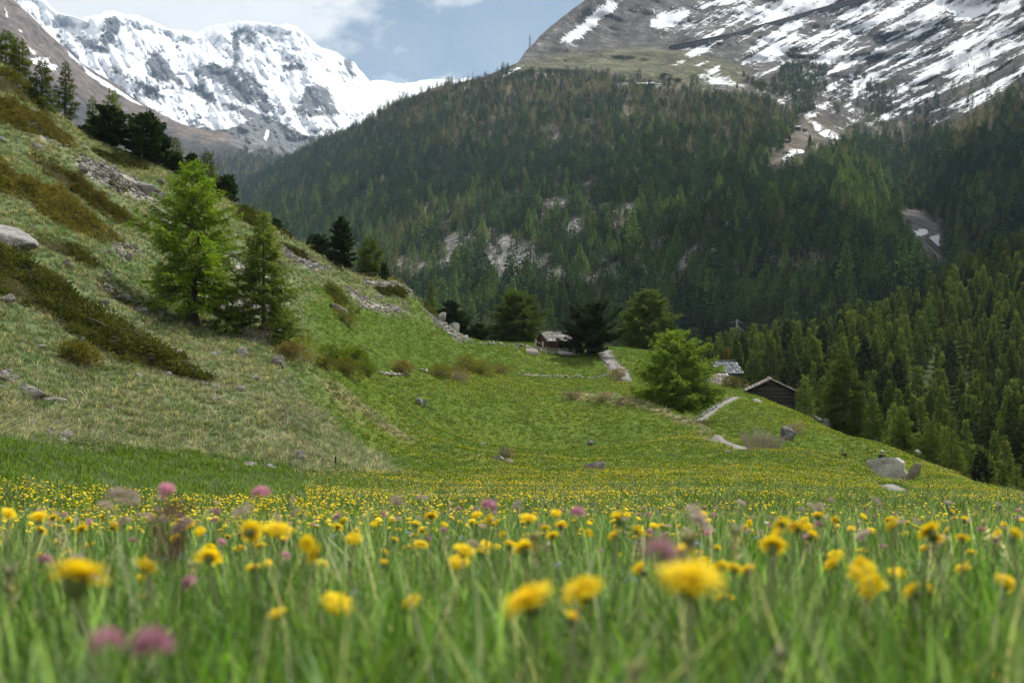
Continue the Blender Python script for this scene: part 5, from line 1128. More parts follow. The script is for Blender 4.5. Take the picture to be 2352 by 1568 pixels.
bush(1150, 860, 36, 18, "grey brown twiggy bush at the right end of the terrace group", B_brown, 613, dens=0.7)
bush(1060, 880, 40, 18, "pale straw coloured bush drooping below the terrace group", B_straw, 614, dens=0.8)
bush(185, 838, 68, 36, "rust brown juniper bush alone in the dry grass on the left", J_gold, 615, dens=1.3, leaf=0.2)
bush(1420, 874, 28, 18, "brownish tuft bush at the lower end of the path by the wall", B_brown, 616, dens=0.8)
bush(1690, 908, 34, 22, "round dark bush between the huts and the black barn", B_olive, 617, d=172)
bush(1162, 1056, 24, 18, "dry reddish tuft growing behind the flat grey stone", B_straw, 618, dens=0.5)
bush(1824, 1000, 26, 22, "dry straw tuft on top of the black split rock", B_straw, 619, dens=0.6)
bush(1316, 914, 44, 12, "bleached grass tussock left of the grassy rim", B_straw, 620, dens=0.8)
bush(1385, 918, 62, 12, "long bleached grass tussock on the grassy rim", B_straw, 621, dens=0.9)
bush(1440, 926, 50, 10, "bleached grass tussock at the right of the grassy rim", B_straw, 622, dens=0.9)
bush(790, 740, 36, 18, "yellow green bush below the grey layered outcrop", B_olive, 623)
bush(1900, 1010, 50, 16, "dull brush along the crest below the tall dull larch", B_brown, 624, d=142) if False else None
def twig_bush(u, v, wpx, hpx, label, seed, n=260, mat=None, name="bare_bush", leafm=None):
    hpx = hpx*1.25; p = place(u, v, 25, 250); k = p.y/F; w, h = wpx*k, hpx*k; rg = np.random.default_rng(seed); st = Bag(); tips = []
    for i in range(n):
        cx, cy = rg.uniform(-.5, .5)*w*0.8, rg.normal(0, .2)*w*0.5; L = h*rg.uniform(.45, 1.15)*(1-(abs(cx)/w)**2*0.9); a = np.array([cx*1.1/w+rg.normal(0, .2), rg.normal(0, .14), 1.0]); zg = float(H(np.array([p.x+cx]), np.array([p.y+cy]))[0])-p.z
        p0 = np.array([cx, cy, zg-0.05]); p1 = p0+a*L*0.55; st.add(*tube([p0, p1, p0+a*L+rg.normal(0, .05*L, 3)], [0.010, 0.007, 0.003], 3)); tips.append(p0+a*L*0.9)
        for j in range(2): st.add(*tube([p1, p1+np.array([rg.normal(0, .25), rg.normal(0, .25), .6])*L*0.25, p1+np.array([rg.normal(0, .3), rg.normal(0, .3), .8])*L*0.42], [0.009, 0.006, 0.003], 3))
    e = empty(name, p); tag(e, label, "bush"); st.build("stem", mat or M_twig, e)
    if leafm:
        T = np.array(tips); T = np.repeat(T, 5, 0)+rg.normal(0, .15, (len(T)*5, 3)); b = Bag(); b.add(*cards(T, rg.normal(0, 1, T.shape), 0.09, 0.05, rg)); b.build("foliage", leafm, e)
    return e
M_reddish = plain_mat("reddish_twigs", (0.30, 0.235, 0.20), (0.46, 0.38, 0.33), 6.0)
twig_bush(1736, 1034, 46, 42, "bare reddish grey bush, taller left half, beside the footpath", 631, 150, M_reddish)
twig_bush(1774, 1034, 40, 30, "bare reddish grey bush, lower right half, beside the footpath", 632, 120, M_reddish)
twig_bush(672, 988, 62, 66, "thin leafing sapling with bare twigs on the edge of the dry slope", 633, 26, M_twig, "sapling", B_yellow)
twig_bush(705, 1028, 46, 50, "smaller bare sapling below the thin leafing sapling", 634, 16, M_twig, "sapling", B_yellow)
twig_bush(590, 790, 60, 34, "tangle of grey dead branches lying between the two sunlit larches", 635, 60, M_twig, "dead_branch")

# ------------------------------------------------------------------ posts, pylons, lines, the snow gallery
M_steel = plain_mat("galvanised_steel", (0.20, 0.21, 0.22), (0.30, 0.31, 0.32), 5.0, 0.6, 0.1, 0.01, 0.4)
M_red = plain_mat("red_paint", (0.22, 0.045, 0.03), (0.30, 0.07, 0.045), 5.0, 0.6)
M_wood = plain_mat("post_wood", (0.16, 0.09, 0.05), (0.26, 0.16, 0.10), 5.0, 0.8)
def post(u, v, hpx, r, label, mat, name="marker_pole", band=None, d=None, lean=0.0):
    p = place(u, v, 25, 250) if d is None else on_ground(u, d); h = hpx*p.y/F; e = empty(name, p); tag(e, label, "pole"); b = Bag(); b.bar((0, 0, -0.2), (lean*h, 0, h), r, 7, r*0.85); b.build("shaft", mat, e)
    if band:
        c = Bag(); c.bar((lean*h*0.86, 0, h*0.86), (lean*h*1.0, 0, h*1.005), r*1.15, 8); c.build("tip", band, e)
    return e
post(2014, 1108, 52, 0.035, "red marker pole standing in front of the large grey boulder", M_red, band=M_wood, d=82)
post(2132, 1134, 44, 0.03, "thin reddish pole on the meadow right of the mossy boulder", M_wood, band=M_red)
post(770, 1070, 22, 0.05, "short dark standpipe with a bent top at the foot of the dry slope", M_dark, "standpipe", lean=0.05)
post(672, 988, 42, 0.03, "thin stake beside the leafing sapling on the dry slope", M_weather, "stake")
def fence(pts_, label, hgt=1.3):
    e = empty("rail_fence", pts_[0]); tag(e, label, "fence"); o0 = Vector(pts_[0]); tops = []
    for q in pts_:
        b = Bag(); c = np.array(Vector(q)-o0); b.bar(c-np.array([0, 0, .3]), c+np.array([0.05, 0, hgt]), 0.13, 7, 0.10); b.build("post", M_weather, e); tops.append(c)
    for i in range(len(tops)-1):
        for f in (0.45, 0.85):
            b = Bag(); b.bar(tops[i]+np.array([0, 0, hgt*f]), tops[i+1]+np.array([0, 0, hgt*f-0.05]), 0.05, 6); b.build("rail", M_weather, e)
a_, b_, c_ = on_ground(1230, 189.5), on_ground(1246, 188.5), on_ground(1310, 191)
fence([a_, b_], "pair of stout weathered posts at the left corner of the log hut", 2.2)
fence([on_ground(1252, 190.5), on_ground(1285, 191), on_ground(1318, 192)], "low weathered rail fence in front of the log hut wall", 1.0)
b = Bag(); p = on_ground(1222, 187)
for k in range(7): b.box((k*0.28-0.8, 0, 0.55-0.03*k), (0.2, 1.5, 0.06), 0.2, np.array(Matrix.Rotation(0.75, 3, 'X')))
b.box((0, 0.5, 0.35), (1.9, 0.2, 0.9)); o = b.build("plank_stack", M_weather); o.location = p; tag(o, "pale grey planks leaning on the rubble left of the log hut", "planks")

def pylon(base, Ht, label, arms=3, r=0.07, w=0.14, name="lattice_pylon"):
    e = empty(name, base); tag(e, label, "pylon"); b = Bag(); W = Ht*w/2
    def c(k, f): s = [(-1, -1), (1, -1), (1, 1), (-1, 1)][k % 4]; q = W*(1-f*0.85); return np.array([s[0]*q, s[1]*q, f*Ht])
    for k in range(4): b.bar(c(k, 0), c(k, 1), r, 4)
    lv = np.linspace(0, 1, 10)
    for i in range(9):
        for k in range(4): b.bar(c(k, lv[i]), c(k+1, lv[i+1]), r*0.6, 4); b.bar(c(k+1, lv[i]), c(k, lv[i+1]), r*0.6, 4); b.bar(c(k, lv[i+1]), c(k+1, lv[i+1]), r*0.6, 4)
    b.build("mast", M_steel, e)
    for a in range(arms):
        f = 0.68+0.13*a; L = Ht*(0.13-0.02*a); q = Bag()
        for s in (-1, 1): q.bar((0, 0, f*Ht+0.3), (s*L, 0, f*Ht), r*0.8, 4); q.bar((0, 0, f*Ht+Ht*0.045), (s*L, 0, f*Ht), r*0.7, 4); q.bar((s*L, 0, f*Ht), (s*L, 0, f*Ht-Ht*0.03), r*0.9, 5)
        q.build("cross_arm", M_steel, e)
    return e
p = on_ground(1693, 470); Ht_ = ((V0-p.z*F/p.y)-733)*p.y/F
pylon(p, Ht_, "grey lattice pylon standing in front of the shaded mountain left of the larch wood", 3, 0.10, 0.10)
q = on_ground(2420, 560); zt = p.z+Ht_
for k, f in enumerate((0.93, 0.80, 0.67)):
    s = np.linspace(0, 1, 24); A_ = np.array([p.x+1.5, p.y, p.z+Ht_*f]); B_ = np.array([q.x, q.y, q.z+4-2*k]); L_ = A_+(B_-A_)*s[:, None]; L_[:, 2] -= 14*4*s*(1-s)
    b = Bag(); b.add(*tube(L_-A_, np.full(24, 0.025), 4)); o = b.build("power_line", M_steel); o.location = A_; tag(o, ["upper", "middle", "lower"][k]+" wire running right from the lattice pylon over the larch wood", "wire", "wires of the lattice pylon")
def on_mount(u, v, lift=0.0):
    D = float(d1(np.array([[float(u)]]), np.array([[float(v)]]))[0, 0]); q = pt(u, v, D); return Vector((q[0], q[1], q[2]+lift))
pylon(on_mount(1217, 112, -1), 30, "tiny faint pylon against the sky on the ridge of the rocky mountain", 2, 0.28, 0.16)
def gallery():
    px = [(1538,110),(1582,101),(1624,92),(1668,83),(1707,74),(1736,64),(1784,51),(1829,38),(1865,27),(1919,13),(1977,-1),(2030,-14)]
    P = np.array([on_mount(a, b_) for a, b_ in px]); P = P*0.992                       # it stands out from the slope
    e = empty("snow_gallery", P[0]); tag(e, "long dark avalanche gallery running up across the snow streaked mountain", "gallery")
    n = 60; s = np.linspace(0, 1, len(P)); q = np.linspace(0, 1, n); L = np.stack([np.interp(q, s, P[:, c]) for c in range(3)], -1)-P[0]
    def prism(h0, h1, d0, d1_, i0, i1):
        b = Bag(); prof = np.array([(d0, h0), (d1_, h0), (d1_, h1), (d0, h1)]); V = np.stack([L[i0:i1, None, 0]+0*prof[None, :, 0], L[i0:i1, None, 1]+prof[None, :, 0], L[i0:i1, None, 2]+prof[None, :, 1]], -1); m = i1-i0; i = np.arange(m-1)[:, None]*4; j = np.arange(4)[None]
        b.add(V, np.stack([i+j, i+4+j, i+4+(j+1) % 4, i+(j+1) % 4], -1).reshape(-1, 4)); b.F4.append(np.array([[3, 2, 1, 0]])); b.F4.append(np.array([[0, 1, 2, 3]])+(m-1)*4); return b
    prism(-7, 3.0, 2, 14, 0, n).build("wall", M_gal, e); prism(3.1, 4.3, -1.5, 16, 0, 44).build("roof", M_galroof, e); prism(3.1, 4.3, -1.5, 16, 43, n).build("roof", M_galred, e)
    b = Bag()
    for k in range(1, n): b.bar(L[k]+np.array([0, -0.5, -7]), L[k]+np.array([0, -0.5, 3.0]), 0.7, 4)
    o = b.build("pillar", M_gal, e); return e
M_gal = plain_mat("gallery_concrete", (0.075, 0.075, 0.08), (0.12, 0.12, 0.125), 0.05); M_galroof = plain_mat("gallery_roof", (0.10, 0.09, 0.085), (0.15, 0.135, 0.125), 0.05); M_galred = plain_mat("gallery_red_roof", (0.22, 0.085, 0.06), (0.30, 0.12, 0.085), 0.05)
gallery()
M_white = plain_mat("white_plaster", (0.55, 0.52, 0.48), (0.66, 0.63, 0.58), 0.8)
M_snowroof = plain_mat("snowy_roof", (0.50, 0.50, 0.52), (0.62, 0.62, 0.64), 0.8)
def far_house(u, v, wpx, label, wallm, roofm, hfac=0.42, rz=0.0, seed=1, windows=0, group=None, name="mountain_hut", rise=0.3):
    p = on_mount(u, v); w = wpx*p.y/F; dp = w*0.7; h = w*hfac; e = empty(name, (p.x, p.y-dp*0.3, p.z-0.5), rz); tag(e, label, "house" if windows else "hut", group)
    b = Bag(); b.box((0, 0, h/2-1.5), (w, dp, h+3)); wl = b.build("wall", wallm, e)
    r = Bag(); rs = w*rise; o_ = 0.08*w; V = np.array([(-w/2-o_, -dp/2-o_, h), (w/2+o_, -dp/2-o_, h), (w/2+o_, dp/2+o_, h), (-w/2-o_, dp/2+o_, h), (-w/2-o_, 0, h+rs), (w/2+o_, 0, h+rs)])
    r.V = [V]; r.F4 = [np.array([[0, 1, 5, 4], [2, 3, 4, 5], [3, 2, 1, 0]])]; r.F3 = [np.array([[0, 4, 3], [1, 2, 5]])]; r.n = 6; r.build("roof", roofm, e)
    for f in range(2 if windows else 0):
        for k in range(windows):
            c = Bag(); c.box(((k+0.5)/windows*w-w/2, -dp/2-0.06, h*(0.28+0.4*f)), (w/windows*0.42, 0.12, h*0.2)); c.build("window", M_dark, wl)
    return e
far_house(1428, 205, 29, "white hotel with slate roof and two window rows atop the forest", M_white, M_slate, 0.32, windows=8, name="hotel", rise=0.16)
far_house(1475, 202, 20, "dark chalet with a pale roof right of the white hotel", M_blacklog, M_snowroof, 0.3)
far_house(1494, 198, 16, "long pale roofed chalet behind the dark one right of the hotel", M_log, M_snowroof, 0.25)
far_house(1510, 203, 16, "white chalet with a dark gable right of the long pale roof", M_white, M_slate, 0.4)
far_house(1492, 188, 7, "tiny dark cabin on the grass above the chalets", M_blacklog, M_slate, 0.6)
far_house(1655, 212, 25, "pale three storey house among trees right of the snow patch", M_white, M_slate, 0.5, windows=5, name="guest_house", rise=0.2)
far_house(1769, 302, 13, "lone hut with a white roof left of the hamlet", M_log, M_snowroof, 0.35)
far_house(1809, 305, 12, "dark hut at the left of the hamlet", M_blacklog, M_slate, 0.45)
far_house(1832, 299, 11, "dark hut with a pale roof at the top of the hamlet", M_blacklog, M_snowroof, 0.6)
far_house(1848, 302, 9, "small dark hut at the right of the hamlet", M_blacklog, M_slate, 0.6)
far_house(1851, 312, 10, "dark topped hut with a white lower wall in the hamlet", M_white, M_blacklog, 0.9)
far_house(1804, 327, 12, "low dark shed below the hamlet", M_blacklog, M_slate, 0.3)
def lone_pine(u, v, hpx, label):
    p = on_mount(u, v); wood_tree(p, 6, hpx*p.y/F, 1.0, label, None)
lone_pine(1814, 328, 18, "round dark pine on the grass below the hamlet huts"); lone_pine(1860, 338, 28, "tall dark pine at the right of the hamlet meadow"); lone_pine(1693, 204, 14, "dark pine clump by the track on the grassy shoulder"); lone_pine(1665, 204, 10, "small dark pine on the grassy shoulder")
# glimpses between the larches of the right hand wood
def wood_house(u, v, d, w, h, label, wm, rm):
    x = (u-U0)/F*d; e = empty("cabin", (x, d, (V0-v)/F*d)); tag(e, label, "hut"); b = Bag(); b.box((0, 0, h/2-1.5), (w, w*0.7, h+3)); b.build("wall", wm, e); r = Bag(); r.box((0, -0.2, h+0.12), (w+.6, w*0.7+.6, 0.22), 0, np.array(Matrix.Rotation(0.12, 3, 'X'))); r.build("roof", rm, e)
0 and wood_house(2106, 812, 318, 3.6, 0.6, "low shed with a green roof at the clearing in the larch wood", M_log, plain_mat("green_roof", (0.03, 0.16, 0.08), (0.05, 0.22, 0.12), 2.0))
0 and wood_house(2238, 806, 350, 3.0, 1.6, "small white walled hut by the path high in the larch wood", M_white, M_slate)
tag(mesh_obj("clearing", *(lambda w_: (np.stack([w_[:, 0], w_[:, 1], H(w_[:, 0], w_[:, 1])+0.4], -1), np.arange(len(w_))[None]))(np.array([((a-U0)/F*d_, d_) for a, d_ in [(2085, 262), (2128, 262), (2136, 300), (2120, 325), (2092, 320), (2080, 290)]])), plain_mat("clearing_grass", (0.06, 0.12, 0.02), (0.09, 0.14, 0.03), 0.5)), kind='structure') if False else None

# ------------------------------------------------------------------ two hikers
M_skin = plain_mat("skin", (0.42, 0.26, 0.18), (0.50, 0.32, 0.23), 9.0, 0.6)
def skinned(name, nodes, edges, mat, parent, sub=2):
    """one continuous surface grown along a joint skeleton: nodes = (x, y, z, radius)"""
    me = bpy.data.meshes.new(name); me.from_pydata([n[:3] for n in nodes], edges, []); me.materials.append(mat); o = bpy.data.objects.new(name, me); C.objects.link(o); o.parent = parent
    md = o.modifiers.new("skin", 'SKIN'); md.use_smooth_shade = True
    if not me.skin_vertices: me.skin_vertices.new()
    for i, n in enumerate(nodes): me.skin_vertices[0].data[i].radius = (n[3], n[3] if len(n) < 5 else n[4])
    me.skin_vertices[0].data[0].use_root = True
    s = o.modifiers.new("sub", 'SUBSURF'); s.levels = sub; s.render_levels = sub; return o
def hiker(loc, rz, label, jacket, trousers, hairm, hat=None, pack=None, lean=0.12, stride=0.22, s=1.0):
    e = empty("person", loc, rz); e.scale = (s, s, s); tag(e, label, "person"); l = lean
    N_ = [(0, 0, .95, .125, .10), (0, -l*.4, 1.15, .115, .085), (0, -l*.8, 1.36, .145, .10), (0, -l*1.05, 1.48, .058), (0, -l*1.25, 1.56, .055), (0, -l*1.35-.015, 1.65, .082, .098), (0, -l*1.4, 1.74, .06)]
    E_ = [(0, 1), (1, 2), (2, 3), (3, 4), (4, 5), (5, 6)]; N_.append((0, -l*1.35-.115, 1.645, .016)); E_.append((5, 7))
    for sx in (-1, 1):
        k = len(N_); st = stride*sx; N_ += [(sx*.10, -st*.15, .86, .085), (sx*.105, -st*.6, .49, .056), (sx*.105, -st*.6+max(0, -st)*.9, .10, .038), (sx*.11, -st*.6+max(0, -st)*.9-.14, .04, .036)]; E_ += [(0, k), (k, k+1), (k+1, k+2), (k+2, k+3)]
        k = len(N_); N_ += [(sx*.185, -l*.9, 1.40, .055), (sx*.25, -l*.7+st*.35, 1.13, .042), (sx*.235, -l*.9+st*.5-.16, .93, .03), (sx*.232, -l*.9+st*.5-.22, .875, .026)]; E_ += [(2, k), (k, k+1), (k+1, k+2), (k+2, k+3)]
        h = k+3; hx, hy, hz = N_[h][:3]
        for j, (dx, L) in enumerate([(-.026, .062), (-.009, .074), (.009, .07), (.026, .055)]): m = len(N_); N_ += [(hx+dx, hy-.012, hz-.045, .0085), (hx+dx*1.15, hy-.004, hz-.045-L*.6, .007)]; E_ += [(h, m), (m, m+1)]
        m = len(N_); N_ += [(hx-sx*.03, hy-.025, hz-.02, .010), (hx-sx*.038, hy-.03, hz-.055, .008)]; E_ += [(h, m), (m, m+1)]
    skinned("body", N_, E_, M_skin, e)
    J = [(0, -l*.1, .92, .15, .12), (0, -l*.4, 1.15, .135, .105), (0, -l*.8, 1.37, .165, .12), (0, -l*1.0, 1.46, .075)]; JE = [(0, 1), (1, 2), (2, 3)]
    for sx in (-1, 1): st = stride*sx; k = len(J); J += [(sx*.19, -l*.9, 1.40, .07), (sx*.25, -l*.7+st*.35, 1.13, .056), (sx*.236, -l*.9+st*.48-.14, .955, .044)]; JE += [(2, k), (k, k+1), (k+1, k+2)]
    skinned("jacket", J, JE, jacket, e)
    T = [(0, 0, .94, .135, .11)]; TE = []
    for sx in (-1, 1): st = stride*sx; k = len(T); T += [(sx*.10, -st*.15, .86, .098), (sx*.105, -st*.6, .49, .070), (sx*.105, -st*.6+max(0, -st)*.9, .13, .055)]; TE += [(0, k), (k, k+1), (k+1, k+2)]
    skinned("trousers", T, TE, trousers, e)
    hd = np.array([0, -l*1.37, 1.685]); V, Fq = ico(3); q = V*np.array([.092, .108, .10]); q = q[:, :]; hair = q.copy(); hair[:, 1] += 0.016; hair[:, 2] = np.maximum(hair[:, 2], -0.03-0.06*(V[:, 1] > 0.1))
    mesh_obj("hair", hair+hd, Fq, hairm, e, True)
    if hat is not None:
        c = q*np.array([1.1, 1.08, 1.0]); c[:, 2] = np.maximum(c[:, 2], 0.01); b = Bag(); b.add(c+hd+np.array([0, 0, .02]), Fq); V2 = c[c[:, 2] > -1]; b.box(hd+np.array([0, -.14, .035]), (.15, .12, .012)); b.build("cap", hat, e, True)
    if pack is not None:
        V, Fq = ico(3); q = np.sign(V)*np.abs(V)**0.6*np.array([.16, .10, .24]); b = Bag(); b.add(q+np.array([0, .18-l*.5, 1.22]), Fq); b.build("backpack", pack, e, True)
        for sx in (-1, 1): b = Bag(); b.add(*tube([(sx*.10, .12-l*.6, 1.42), (sx*.11, -l*.8, 1.52), (sx*.11, -.13-l*.8, 1.36), (sx*.13, -.06-l*.4, 1.08)], [.02]*4, 5)); b.build("strap", pack, e, True)
    return e
M_orange = plain_mat("orange_cloth", (0.60, 0.085, 0.025), (0.70, 0.12, 0.04), 6.0, 0.8); M_blackc = plain_mat("black_cloth", (0.012, 0.012, 0.014), (0.025, 0.025, 0.028), 6.0, 0.8); M_navy = plain_mat("dark_teal_cloth", (0.018, 0.035, 0.045), (0.03, 0.055, 0.065), 6.0, 0.8)
M_hair = plain_mat("dark_hair", (0.012, 0.010, 0.009), (0.03, 0.024, 0.02), 20.0, 0.6); M_cap = plain_mat("pale_cap", (0.50, 0.52, 0.55), (0.60, 0.62, 0.65), 6.0, 0.8); M_pack = plain_mat("dark_backpack", (0.015, 0.03, 0.035), (0.03, 0.05, 0.05), 6.0, 0.8); M_trou = plain_mat("grey_trousers", (0.06, 0.06, 0.065), (0.09, 0.09, 0.095), 6.0, 0.8)
p = on_ground(1944, 97.5); hiker(p, R(-62), "hiker in black and orange, bent forward, half hidden by the grassy bank", M_blackc, M_orange, M_hair, None, None, lean=0.34)
p = on_ground(2025, 93); hiker(p, R(20), "hiker with a pale cap and dark backpack standing behind the large grey boulder", M_navy, M_trou, M_hair, M_cap, M_pack, lean=0.05, s=1.04)

# ------------------------------------------------------------------ grass and flowers
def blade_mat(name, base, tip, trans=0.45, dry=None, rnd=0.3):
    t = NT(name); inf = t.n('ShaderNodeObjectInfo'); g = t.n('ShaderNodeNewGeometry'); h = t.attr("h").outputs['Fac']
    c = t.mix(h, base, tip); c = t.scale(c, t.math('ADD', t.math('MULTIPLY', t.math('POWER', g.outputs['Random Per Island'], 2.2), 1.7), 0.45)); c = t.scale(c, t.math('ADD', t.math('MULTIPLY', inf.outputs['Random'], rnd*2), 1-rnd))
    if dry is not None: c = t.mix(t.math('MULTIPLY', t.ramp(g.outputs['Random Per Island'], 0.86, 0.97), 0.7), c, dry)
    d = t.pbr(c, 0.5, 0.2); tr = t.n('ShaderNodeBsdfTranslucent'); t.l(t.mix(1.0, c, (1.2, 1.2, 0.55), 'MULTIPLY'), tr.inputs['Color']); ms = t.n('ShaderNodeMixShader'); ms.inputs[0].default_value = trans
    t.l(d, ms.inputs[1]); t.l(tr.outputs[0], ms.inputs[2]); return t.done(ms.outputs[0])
G_green = blade_mat("grass_green", (0.014, 0.040, 0.004), (0.084, 0.190, 0.018), 0.5, (0.20, 0.22, 0.10))  # near grass: base colours darkened to paint shade into the gaps between blades
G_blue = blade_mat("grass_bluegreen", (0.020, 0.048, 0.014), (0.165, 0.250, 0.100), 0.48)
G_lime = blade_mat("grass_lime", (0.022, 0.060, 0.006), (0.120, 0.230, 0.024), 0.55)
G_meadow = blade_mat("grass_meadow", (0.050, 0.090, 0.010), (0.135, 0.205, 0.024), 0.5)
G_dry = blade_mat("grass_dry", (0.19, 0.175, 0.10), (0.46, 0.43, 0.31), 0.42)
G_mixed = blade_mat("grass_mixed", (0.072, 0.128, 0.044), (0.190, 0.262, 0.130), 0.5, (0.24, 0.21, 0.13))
def tuft(seed, n, hgt, wid, spread, bend, mat, segs=3, name="tuft", flat=0.0):
    rg = np.random.default_rng(seed); V, Fq, hh = [], [], []; k0 = 0
    for i in range(n):
        a = rg.uniform(0, 6.28); r = spread*math.sqrt(rg.uniform()); L = hgt*rg.uniform(.55, 1.15); az = rg.uniform(0, 6.28); bd = bend*rg.uniform(.3, 1.3); w = wid*rg.uniform(.6, 1.3); sd = np.array([math.cos(az+1.57), math.sin(az+1.57), 0])
        p0 = np.array([r*math.cos(a), r*math.sin(a), -0.02])
        for s in range(segs+1):
            t = s/segs; c = p0+np.array([math.cos(az)*bd*L*t*t, math.sin(az)*bd*L*t*t, L*t*(1-flat)*(1-0.25*bd*t)]); ww = w*(1-t)**0.6 if s < segs else w*0.06
            V += [c-sd*ww/2, c+sd*ww/2]; hh += [t, t]
        for s in range(segs): q = k0+2*s; Fq.append((q, q+1, q+3, q+2))
        k0 += 2*(segs+1)
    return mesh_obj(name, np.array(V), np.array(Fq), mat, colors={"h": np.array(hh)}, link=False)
T = []
for k in range(4): T.append(tuft(700+k, 18, 0.27, 0.0075, 0.055, 0.6, G_green, 4))           # 0-3 fine green
for k in range(2): T.append(tuft(710+k, 9, 0.28, 0.014, 0.045, 0.45, G_blue, 4))             # 4-5 broad blue green
for k in range(2): T.append(tuft(720+k, 11, 0.24, 0.012, 0.05, 0.6, G_lime, 4))              # 6-7 lime
T.append(tuft(730, 9, 0.34, 0.0045, 0.06, 0.5, G_dry, 3))                                    # 8 straw
for k in range(3): T.append(tuft(740+k, 26, 0.20, 0.018, 0.20, 0.6, [G_meadow, G_lime, G_meadow][k], 2))   # 9-11 meadow clumps seen from afar
for k in range(3): T.append(tuft(750+k, 30, 0.30, 0.022, 0.22, 0.95, [G_mixed, G_dry, G_mixed][k], 2))    # 12-14 dry clumps
T.append(tuft(760, 14, 0.85, 0.020, 0.30, 1.3, G_dry, 3, flat=0.55))                           # 15 long bleached stems lying down the slope
def leafy(seed):                                                                              # 16 broad herb leaves
    rg = np.random.default_rng(seed); b = Bag(); n = 9; A = rg.normal(0, 1, (n, 3)); A[:, 2] = rg.uniform(.6, 1.6, n); o = None
    V, Fq = cards(np.zeros((n, 3)), A, 0.17*rg.uniform(.6, 1.2, n), 0.045, rg, 0.7); return mesh_obj("tuft", V, Fq, G_lime, colors={"h": np.tile([0, .6, 1, .6], n)}, link=False)
T.append(leafy(3))
def seedhead(seed):                                                                           # 17 stalk with a pale seed head
    rg = np.random.default_rng(seed); b = Bag(); b.add(*tube([(0, 0, 0), (.01, 0, .2), (.02, 0, .30)], [.0016, .0014, .001], 4)); n = 26; t = rg.uniform(0, 1, n); P = np.stack([.016+.006*t, 0*t, .26+.06*t], -1); A = rg.normal(0, .6, (n, 3)); A[:, 2] = 1
    V, Fq = cards(P, A, .022, .008, rg); b.add(V, Fq); Vv = np.concatenate(b.V); return mesh_obj("tuft", Vv, [np.concatenate(b.F4)], G_dry, colors={"h": np.clip(Vv[:, 2]/.4, 0, 1)}, link=False)
T.append(seedhead(4))
grass_c = src_coll("grass_tuft", T)
def wedge(rg, n, d0, d1_, power=1.0, amin=-0.56, amax=0.56, extra=0.4, wide=None):
    extra = wide if wide is not None else extra
    d = (d0**power+(d1_**power-d0**power)*rg.uniform(0, 1, n))**(1/power); a = rg.uniform(amin, amax, n); return a*(d+extra), d
def lay(name, n, d0, d1_, power, chooser, smin, smax, seed, hmul=None, lod=None):
    rg = np.random.default_rng(seed); x, y = wedge(rg, n, d0, d1_, power, wide=(2.6 if d0 < 12 else 4.0)); gi = ground_info(x, y); idx, keep = chooser(rg, x, y, *gi); x, y, idx = x[keep], y[keep], idx[keep]; m = len(x)
    z = H(x, y); s = rg.uniform(smin, smax, m); s = s*np.interp(y, *lod) if lod else s
    return scatter(name, np.stack([x, y, z], -1), grass_c, np.stack([rg.normal(0, .2, m), rg.normal(0, .2, m), rg.uniform(0, 6.28, m)], -1), s, idx)
def ch_near(rg, x, y, dry, st, ju, pa, scr, wo):
    q = rg.uniform(0, 1, len(x)); idx = np.select([q < .42, q < .62, q < .80, q < .85, q < .996], [rg.integers(0, 4, len(x)), rg.integers(4, 6, len(x)), rg.integers(6, 8, len(x)), 8+0*x, 16+0*x], 17).astype(int); return idx, np.ones(len(x), bool)
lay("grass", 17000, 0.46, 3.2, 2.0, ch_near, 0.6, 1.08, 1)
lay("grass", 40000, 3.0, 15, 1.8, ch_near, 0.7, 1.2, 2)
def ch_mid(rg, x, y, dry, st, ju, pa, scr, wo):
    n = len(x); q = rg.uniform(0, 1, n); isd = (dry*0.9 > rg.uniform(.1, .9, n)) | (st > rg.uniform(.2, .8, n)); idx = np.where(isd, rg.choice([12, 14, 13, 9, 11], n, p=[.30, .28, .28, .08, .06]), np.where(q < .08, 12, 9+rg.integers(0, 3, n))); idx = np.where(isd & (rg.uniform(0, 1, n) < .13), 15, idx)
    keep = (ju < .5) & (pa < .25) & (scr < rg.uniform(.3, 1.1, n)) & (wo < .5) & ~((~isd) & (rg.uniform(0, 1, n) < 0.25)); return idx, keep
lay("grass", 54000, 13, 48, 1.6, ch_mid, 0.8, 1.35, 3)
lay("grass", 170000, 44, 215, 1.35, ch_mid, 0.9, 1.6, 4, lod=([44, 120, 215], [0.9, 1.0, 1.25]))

Y_pet = leaf_mat("dandelion_petals", (0.80, 0.62, 0.018), (0.88, 0.74, 0.03), 0.45, 30.0, 0.1, (1.1, 1.0, 0.5), 0.08)
S_stem = plain_mat("flower_stem", (0.075, 0.12, 0.03), (0.13, 0.16, 0.06), 20.0, 0.6)
S_pale = plain_mat("pale_stem", (0.20, 0.21, 0.10), (0.28, 0.28, 0.15), 20.0, 0.6)
K_pink = leaf_mat("clover_pink", (0.58, 0.26, 0.34), (0.76, 0.50, 0.56), 0.45, 40.0, 0.1, (1, .9, 1), 0.2)
K_plum = leaf_mat("dark_plum_spike", (0.10, 0.030, 0.048), (0.20, 0.06, 0.09), 0.25, 40.0, 0.1, (1, .9, 1), 0.2)
K_cream = leaf_mat("cream_umbel", (0.50, 0.40, 0.34), (0.62, 0.52, 0.46), 0.3, 40.0, 0.1, (1, 1, 1), 0.15)
K_blue = leaf_mat("forget_me_not_blue", (0.36, 0.46, 0.66), (0.52, 0.60, 0.78), 0.3, 40.0, 0.1, (1, 1, 1), 0.15)
